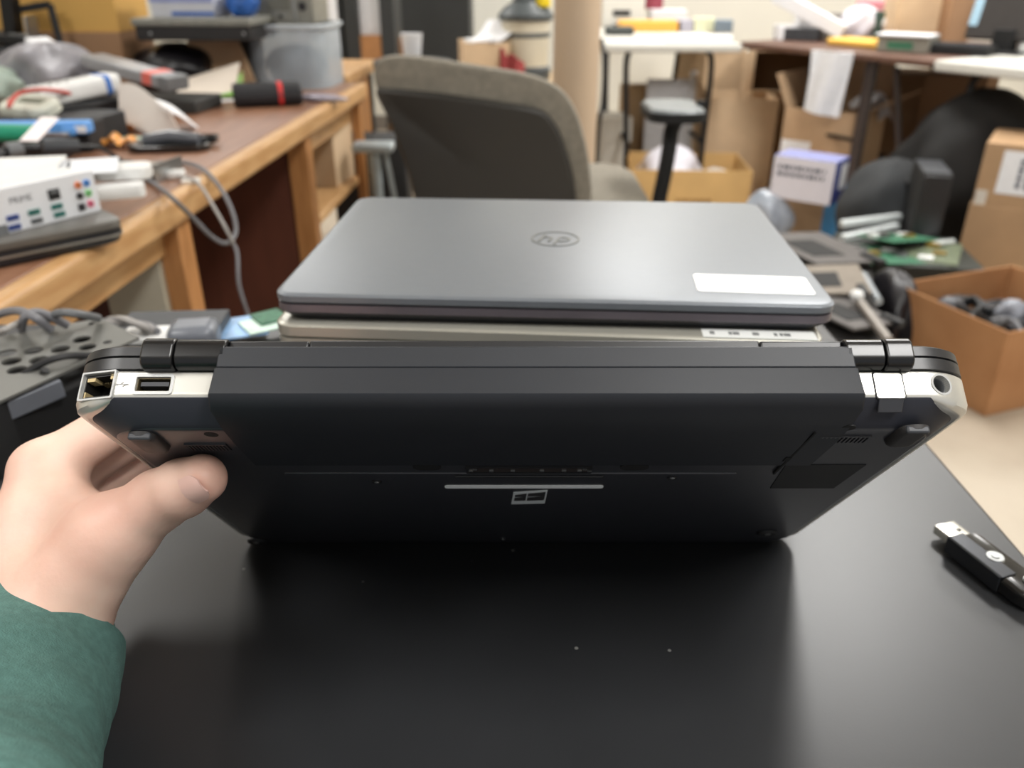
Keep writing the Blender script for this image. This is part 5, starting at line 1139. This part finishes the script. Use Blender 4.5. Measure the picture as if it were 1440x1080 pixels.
solo('dark_stand', M().box2((-.09, -.05, 0), (.07, .05, .055)), dark_grey, 'dark grey unit under the long slanted white box', 'electronic unit', (p.x - .05, p.y + .05, .75), (0, 0, -30), bevel=.004)
jk_('grey_unit', 'grey electronic unit right of the long slanted white box', 'electronic unit', 1160, 56, 1186, 22, .12, mat('warm_grey', (146, 142, 136), .5))
jk_('pink_cloth', 'pink and red cloth bundle at the back of the brown table', 'cloth', 1120, 30, 1148, -6, .10, mat('pink_cloth', (226, 150, 158), .9), bev=.015, back=.25)
jk_('blue_pouch', 'dark blue pouch next to the pink cloth on the brown table', 'pouch', 1140, 34, 1166, 6, .10, mat('navy_pouch', (72, 86, 140), .8), bev=.012, back=.2)
def on_brown(p, m=.1):
    q = T1.inverted() @ Vector(p); return T1 @ Vector((min(max(q.x, m), L1 - .02), min(max(q.y, m), .98 - m), q.z))
p = onz(1205, 56, .75); blob('white_bag', 'big white plastic bag on the brown table above the yellow envelope', 'bag', on_brown((p.x, p.y, .75), .10), (.10, .08, .085), mat('white_film', (232, 230, 240), .35), .14, 31, .2)
p = onz(1262, 60, .75); blob('white_bag', 'pale white plastic bag standing before the tan carton on the brown table', 'bag', on_brown((p.x + .02, p.y + .06, .75), .08), (.075, .07, .08), mat('white_film2', (226, 220, 214), .4), .14, 33, .2)
jk_('green_box', 'dark green box between the white bags on the brown table', 'box', 1226, 58, 1246, 20, .09, mat('dark_green', (62, 84, 74), .6), -10)
p0_, p1_ = onz(1168, 63, .75), onz(1238, 71, .75); c_ = (p0_ + p1_) / 2
t = thing('padded_envelope', 'yellow padded envelope at the front edge of the brown table', 'envelope', (c_.x, c_.y, .75), (0, 0, yaw1)); wq = (p1_ - p0_).length
obj('envelope_body', M().loft([[(x, y * k + .08, .016 + z * k) for y, z in rrect(.16, .03, .012, 4)] for x, k in ((-wq * .55, .7), (-wq * .5, 1), (wq * .45, 1), (wq * .5, .75))]), mat('yellow_envelope', (246, 196, 92), .6, var=.05), t); obj('fold_flap', M().box2((wq * .30, .0, .030), (wq * .44, .16, .033)), MATS['yellow_envelope'], t, .001)
p = onz(1270, 74, .75); t = thing('server_part', 'grey metal electronics chassis hanging over the brown table edge', 'electronic unit', (p.x, p.y, .752), (0, 0, yaw1 + 20))
obj('case_body', M().box2((-.10, -.03, 0), (.10, .12, .06)), zn, t, .003); obj('white_cover', M().box2((-.11, -.04, .06), (.10, .10, .068)), paper_white, t, .002); obj('circuit_strip', M().box2((-.06, -.0312, .012), (.04, -.0302, .04)), pcb_green, t)
jk_('white_unit', 'white plastic router lying behind the grey chassis', 'electronic unit', 1284, 62, 1330, 38, .12, white_plastic, -20, back=.05)
jk_('circuit_pile', 'mixed green circuit boards heaped on the white table', 'circuit board', 1326, 64, 1356, 34, .10, pcb_green, -10)
jk_('folded_paper', 'white folded papers standing on the white side table', 'paper', 1354, 66, 1386, 34, .05, paper_white, -30)
p0_, p1_ = onz(1300, 76, .75), onz(1384, 80, .75); c_ = (p0_ + p1_) / 2
t = thing('keyboard', 'black keyboard lying along the edge of the white side table', 'keyboard', (c_.x, c_.y + .0, .7505), (0, 0, yaw2_ + 18)); wq = (p1_ - p0_).length
obj('keyboard_body', M().box2((-wq * .55, 0, 0), (wq * .55, .14, .035)), near_black, t, .004); m = M()
for i in range(4):
    for j in range(11): m.box((-wq * .5 + wq * (j + .5) / 11, .02 + i * .03, .037), (wq / 14, .022, .006))
obj('key_block', m, dark_grey, t)
jk_('blue_bag_roll', 'small dark blue roll beside the keyboard on the white table', 'roll', 1366, 78, 1386, 64, .06, mat('navy_roll', (52, 64, 120), .5), back=-.03)
p = onz(1408, 76, .75); t = thing('monitor', 'black monitor with a bright bluish edge standing on the white side table', 'monitor', (p.x, p.y + .02, .75), (0, 0, -50))
obj('screen_back', M().box2((-.16, .0, .05), (.16, .03, .30), rot(-14, 0, 0)), mat('monitor_black', (46, 42, 40), .4), t, .008); obj('screen_edge', M().box2((-.155, -.002, .10), (-.12, .0, .28), rot(-14, 0, 0)), mat('screen_blue', (150, 186, 206), .2), t); obj('stand', M().box2((-.04, .0, .0), (.04, .06, .09)), near_black, t, .004); obj('foot', M().box2((-.09, -.05, 0), (.09, .09, .012)), near_black, t, .004)
t = jk_('white_cloth', 'white crumpled cloth at the frame edge on the white side table', 'cloth', 1424, 62, 1460, 38, .06, paper_white, bev=.012)
t = big('box', 'tall pale tan carton at the back of the brown table', 1282, 1352, -40, 3.95, .25, -8, cardboard_pale, z=.7505)
t = big('box', 'brown carton standing beside the tall pale tan carton', 1354, 1384, -30, 3.8, .22, -8, mat('brown_carton', (152, 110, 76), .85), z=.7505)
solo('back_shelf', M().box2((0, 0, 0), (.9, .35, 1.6)), mat('dark_brown_shelf', (70, 58, 50), .6, var=.1), 'dark brown cupboard standing behind the white side table', 'cupboard', (2.62, 3.9, 0), (0, 0, -8), bevel=.004)
# hanging white sheet at the brown table edge
p = onz(1176, 74, .745); n_ = Vector((math.sin(R(yaw1)), -math.cos(R(yaw1)), 0))
t = solo('hanging_bag', M().sheet(lambda a_, b2: ((a_ - .5) * (.17 - .02 * b2), .018 * math.sin(a_ * 7 + b2 * 2), -b2 * .24 - .02 * a_ * b2), 14, 12, .012), mat('hung_white', (226, 226, 228), .6, var=.06), 'white plastic sheet hanging from the front edge of the brown table', 'plastic sheet', (p.x + n_.x * .03, p.y + n_.y * .03, .752), (0, 0, yaw1 + 20))
# cartons beneath the brown and white tables
t = big('box', 'square brown carton under the brown table behind the hanging sheet', 1196, 1246, 84, 4.62, .25, -10, mat('brown_carton', (162, 126, 94), .85), z=.36)
t = big('box', 'carton on the floor under the square brown carton', 1192, 1262, 160, 4.60, .28, -10, cardboard, z=0)
t = big('box', 'wide carton beneath the joint of the brown and white tables', 1232, 1345, 104, 4.12, .30, -20, cardboard, flaps=[('r', 60, .16)])
t = big('box', 'brown carton far under the white side table above the black bin bag', 1340, 1420, 108, 3.85, .30, -38, mat('brown_carton', (162, 126, 94), .85))

# ================================================================ right foreground: bags, boards, big cartons
bagd = mat('dark_rucksack', (44, 46, 48), .8, var=.25, scale=12, bump=.2)
p = onz(1255, 320, 0)
t = thing('backpack', 'black backpack slumped on the floor between the cartons', 'bag', (ony(1254, 250, 3.12).x, 3.12, 0), (0, 0, 20))
blob('bag_body', None, None, (0, 0, 0), (.20, .15, .235), bagd, .12, 41, .2, parent=t); blob('front_pocket', None, None, (-.03, -.11, .03), (.11, .07, .10), bagd, .1, 42, .2, parent=t); obj('strap', M().tube(smooth_path([(-.05, -.02, .36), (.0, -.12, .34), (.08, -.16, .22), (.12, -.12, .10)], 6), .014, 8), rubber, t)
t = blob('bin_bag', 'large black bin bag filling the space under the white side table', 'bag', (ony(1382, 190, 3.3).x, 3.32, 0), (.30, .20, .36), mat('bin_bag_black', (30, 29, 28), .8, var=.3, scale=8), .12, 44, .2)
p0_, p1_ = ony(1303, 320, 2.75), ony(1346, 320, 2.75)
t = thing('computer_tower', 'small black computer tower standing beside the stacked labelled cartons', 'computer', ((p0_.x + p1_.x) / 2 - .02, 2.86, 0), (0, 0, -16)); hz_ = ony(1320, 246, 2.75).z
obj('case_body', M().box2((-.045, -.11, 0), (.045, .13, hz_)), near_black, t, .004); obj('front_bezel', M().box2((-.043, -.118, .004), (.043, -.11, hz_ - .004)), mat('bezel_black', (34, 34, 36), .35), t, .003); obj('top_cover', M().box2((-.043, -.10, hz_), (.043, .12, hz_ + .004)), dark_grey, t, .001)
# two stacked cartons, right
cc_ = ony(1332, 400, 2.62)
z1 = .315
Pq = onz(1334, 404, 0); YQ = -33
def rt_carton(name, label, z, h, dx, **k):
    c, s = math.cos(R(YQ)), math.sin(R(YQ))
    return carton(name, label, 'box', Pq.x + .275 * c - .17 * s + dx, Pq.y + .275 * s + .17 * c, z, .55, .34, h, YQ, mat('kraft_carton', (180, 146, 110), .85, var=.12, scale=7), **k)
t = rt_carton('box', 'big carton on the floor beneath the carton with the white label', 0, z1, 0, tape=True)
t = rt_carton('box', 'upper big carton with a large white paper label', z1 + .001, .21, .005)
obj('paper_label', M().box2((-.215, -.1715, .045), (-.07, -.1703, .19)), paper_white, t); marks(t, tr(-.14, -.1719, .118) @ rot(90, 0, 0) @ rot(0, 0, 90), .10, .05, 2, mat('grey_print', (92, 96, 110), .6), 15); obj('torn_tape', M().box2((-.270, -.1712, -.03), (-.235, -.1702, .05)), mat('tape_white', (216, 208, 196), .4), t)
# open carton of parts at the right edge
n0, n1 = onz(1384, 586, 0), ony(1389, 468, onz(1384, 586, 0).y); hc = n1.z
oc = mat('orange_cardboard', (186, 136, 92), .8, var=.1, scale=6, col2=(170, 120, 78))
l0 = onz(1258, 398, hc)
fv = Vector((l0.x - n0.x, l0.y - n0.y, 0)); df = fv.length; yawc = math.degrees(math.atan2(fv.y, fv.x)) - 90
wc = .46
oc_o = Vector((n0.x, n0.y, 0)) + fv / 2 + Vector((math.cos(R(yawc)), math.sin(R(yawc)), 0)) * wc / 2
t = carton('box', 'open orange brown carton full of black cables on the floor beside the table', 'box', oc_o.x, oc_o.y, 0, wc, df, hc, yawc, oc, opened=True, flaps=[('f', -118, .10)])
OT = tr(oc_o.x, oc_o.y, 0) @ rot(0, 0, yawc)
rr_ = random.Random(5)
solo('foam_tray', M().box2((-wc / 2 + .012, -df / 2 + .012, .006), (wc / 2 - .012, df / 2 - .012, hc - .13)), mat('dark_foam', (40, 38, 38), .9), 'dark foam filling inside the open orange carton under the cables', 'foam', (oc_o.x, oc_o.y, 0), (0, 0, yawc), bevel=.003)
for k in range(9):
    x0, y0 = rr_.uniform(-wc / 2 + .09, wc / 2 - .09), rr_.uniform(-df / 2 + .09, df / 2 - .09); rad = rr_.uniform(.035, .06); zz_ = hc - .12 + .014 * (k % 5) + .01
    pts = [OT @ Vector((x0 + rad * math.cos(a) * (1 + .1 * math.sin(3 * a)), y0 + rad * math.sin(a), zz_ + .012 * math.sin(2 * a + k) + a * .002)) for a in [i * .5 for i in range(24)]]
    cable('coiled_cable', 'coiled cable among the black cables heaped in the open orange carton', pts, rr_.choice((.006, .007, .0085)), [cable_black, cable_black, dark_grey, cable_grey][k % 4], 'coiled cables in the open carton')
for k in range(5):
    x0, y0 = rr_.uniform(-wc / 2 + .07, wc / 2 - .07), -df / 2 + .07 + k * (df - .14) / 4
    q = OT @ Vector((x0, y0, hc - .085 + .012 * (k % 3)))
    solo('power_adapter', M().box2((-.045, -.024, 0), (.045, .024, .03)), black_plastic, 'black power adapter brick among the cables in the open orange carton', 'adapter', q, (rr_.uniform(-15, 15), rr_.uniform(-15, 15), rr_.uniform(0, 180)), group='adapters in the open carton', bevel=.006)
for k, (x0, y0, cc3, lb) in enumerate(((.05, .02, (158, 162, 172), 'pale plastic bag poking from the cables in the open orange carton'), (-.10, .10, (84, 86, 92), 'grey plastic bag at the far side of the open orange carton'), (.02, -.11, (150, 180, 200), 'bluish clear bag near the front of the open orange carton'))):
    q = OT @ Vector((x0, y0, hc - .095)); blob('plastic_bag', lb, 'bag', q, (.042, .032, .038), mat('bagfilm%d' % k, cc3, .2, var=.3, scale=30, alpha=.9), .22, 50 + k, .2)
q = OT @ Vector((.12, -.07, hc - .05)); solo('white_plug', M().loft([[(x, y, z) for y, z in rrect(.03, .022, .006, 4, 0, .012)] for x in (-.025, .02)]), white_plastic, 'white plug lying on the cables in the open orange carton', 'plug', q, (0, 10, 30), bevel=.002)
# heap of circuit boards on a pallet-like box between the cartons
hp = onz(1245, 380, .12)
solo('storage_box', M().box2((-.26, -.21, 0), (.24, .24, .17)), mat('dark_box', (52, 50, 48), .7), 'dark flat storage box on the floor under the heap of circuit boards', 'box', (1.27, 2.66, 0), (0, 0, -10), bevel=.004)
def brd(u, v, z, w, d, yaw, tx, ty, ma, label, n=6, seed=1):
    p = onz(u, v, z); rr = random.Random(seed); t = thing('circuit_board', label, 'circuit board', p, (tx, ty, yaw), 'circuit boards heaped on the dark box')
    obj('board', M().box2((-w / 2, -d / 2, 0), (w / 2, d / 2, .002)), ma, t)
    for k in range(n):
        x, y = rr.uniform(-w * .4, w * .4), rr.uniform(-d * .4, d * .4); s = rr.uniform(.010, .026)
        obj(('chip', 'connector', 'heatsink')[k % 3], M().box2((x - s, y - s * .6, .002), (x + s, y + s * .6, .002 + rr.uniform(.003, .014))), (ink, white_plastic, steel, brass)[k % 4], t)
    return t
brd(1228, 358, .226, .30, .20, 10, 0, 3, pcb_green, 'green circuit board lying flat at the front of the board heap', 8, 2)
brd(1288, 354, .226, .26, .18, -30, 6, -4, mat('olive_board', (112, 120, 92), .5, col2=(70, 80, 66), scale=120), 'olive circuit board with yellow parts right in the heap', 9, 3)
brd(1262, 334, .250, .22, .16, 25, -6, 5, pcb_green, 'green circuit board tilted on top of the board heap', 7, 6)
for k, (u0, v0, u1, v1, z, lb) in enumerate(((1186, 332, 1262, 316, .235, 'bright white metal rail along the back of the board heap'), (1184, 312, 1266, 302, .255, 'second white metal rail behind the first one on the board heap'))):
    a, b = onz(u0, v0, z), onz(u1, v1, z); c = (a + b) / 2
    solo('metal_rail', M().box2((-(b - a).length / 2, -.012, -.02), ((b - a).length / 2, .012, .004)), mat('rail_white', (226, 232, 232), .35, .2, var=.03), lb, 'metal rail', c, (0, 0, math.degrees(math.atan2((b - a).y, (b - a).x))), bevel=.002)
p = onz(1304, 345, .22); solo('white_panel_piece', M().box2((-.035, -.08, 0), (.035, .08, .012)), mat('rail_white', (226, 232, 232), .35), 'white rectangular cover standing at the end of the board heap', 'cover', p, (-20, 0, 22), bevel=.002)
solo('heap_filler', M().box2((-.22, -.16, 0), (.18, .18, .05)), pcb_dark, 'dark circuit assembly at the bottom of the board heap', 'circuit board', (1.33, 2.62, .171), (0, 0, -10), bevel=.004)
# dark laptop shells and a silver tube at the table corner
low_z = .30
t = carton('crate', 'black crate beside the black table carrying broken laptop shells', 'crate', .82, 2.10, 0, .30, .78, .30, -19, mat('crate_black', (44, 42, 40), .7))
dkg = mat('laptop_shell_grey', (92, 88, 86), .5, var=.2, scale=20)
def shell(u, v, z, w, d, yaw, ty, ma, label):
    p = onz(u, v, z); t = thing('laptop_shell', label, 'laptop shell', p, (0, ty, yaw), 'broken laptop shells beside the stack'); obj('shell_panel', M().box2((-w / 2, -d / 2, 0), (w / 2, d / 2, .008)), ma, t, .003); obj('panel_recess', M().box2((-w * .35, -d * .3, .008), (w * .1, d * .2, .010)), near_black, t, .001); obj('hinge_arm', M().box2((w * .3, -d / 2 - .02, .0), (w * .42, -d * .3, .016)), black_plastic, t, .002); return t
shell(1150, 350, .325, .24, .30, 18, 4, dkg, 'grey laptop shell with a dark seam behind the top laptop corner')
shell(1170, 395, .335, .16, .22, -12, -6, mat('shell_tan', (128, 118, 106), .5, var=.15), 'brownish laptop shell with a black hinge below the grey one')
shell(1188, 440, .325, .15, .20, 25, 3, dkg, 'dark laptop shell lowest beside the table corner')
p, q = onz(1207, 422, .345), onz(1250, 480, .335)
cable_t = solo('metal_tube', M().tube([(0, 0, 0), tuple(q - p)], [.011, .011], 14), mat('tube_grey', (150, 144, 138), .4, .4), 'grey metal tube lying slanted beside the open orange carton', 'tube', p)
solo('tube_end', M().ball((0, 0, 0), (.017, .017, .014)), white_plastic, 'white round knob at the upper end of the grey metal tube', 'knob', p + Vector((-.004, .004, .010)))
p, q = onz(1214, 386, .33), onz(1236, 424, .33)
solo('pale_tube', M().tube([(0, 0, 0), tuple(q - p)], [.009, .009], 14), mat('tube_silver', (178, 186, 194), .3, .6), 'short silver bar among the dark parts behind the metal tube', 'bar', p)
p = onz(1240, 375, .26); blob('black_bag', 'black bag of parts between the laptop shells and the board heap', 'bag', (p.x + .02, p.y - .06, .0), (.075, .13, .15), mat('black_bag', (30, 28, 32), .35), .14, 61, .2)

# dark things and a pale stand between the desk end and the chair
p = onz(528, 290, 0)
p = ony(528, 240, 2.5)
t = thing('metal_stand', 'pale grey metal stand between the desk end and the office chair', 'stand', (p.x, 2.5, 0))
pg = mat('pale_grey_metal', (176, 186, 190), .4, .3); zt_ = ony(528, 212, 2.5).z
obj('post', M().cyl((0, 0, .02), (0, 0, zt_), .018), pg, t); obj('top_plate', M().box((0, 0, zt_ + .012), (.12, .08, .024)), pg, t, .006); obj('brace', M().bar((.03, .02, zt_), (.09, .04, .10), .014), pg, t); obj('foot', M().box((.01, 0, .01), (.20, .16, .02)), pg, t, .004)
a_ = ony(520, 180, 2.85)
solo('equipment_case', M().box2((-.10, -.06, 0), (.14, .07, a_.z)), mat('case_black', (46, 48, 50), .6), 'black equipment case standing behind the pale grey metal stand', 'case', (a_.x, 2.72, 0), bevel=.006)
solo('floor_adapter', M().box2((-.10, -.10, 0), (.12, .10, .10)), mat('case_black', (46, 48, 50), .6), 'black unit on the floor beside the pale grey metal stand', 'electronic unit', (p.x - .16, 2.62, 0), bevel=.005)
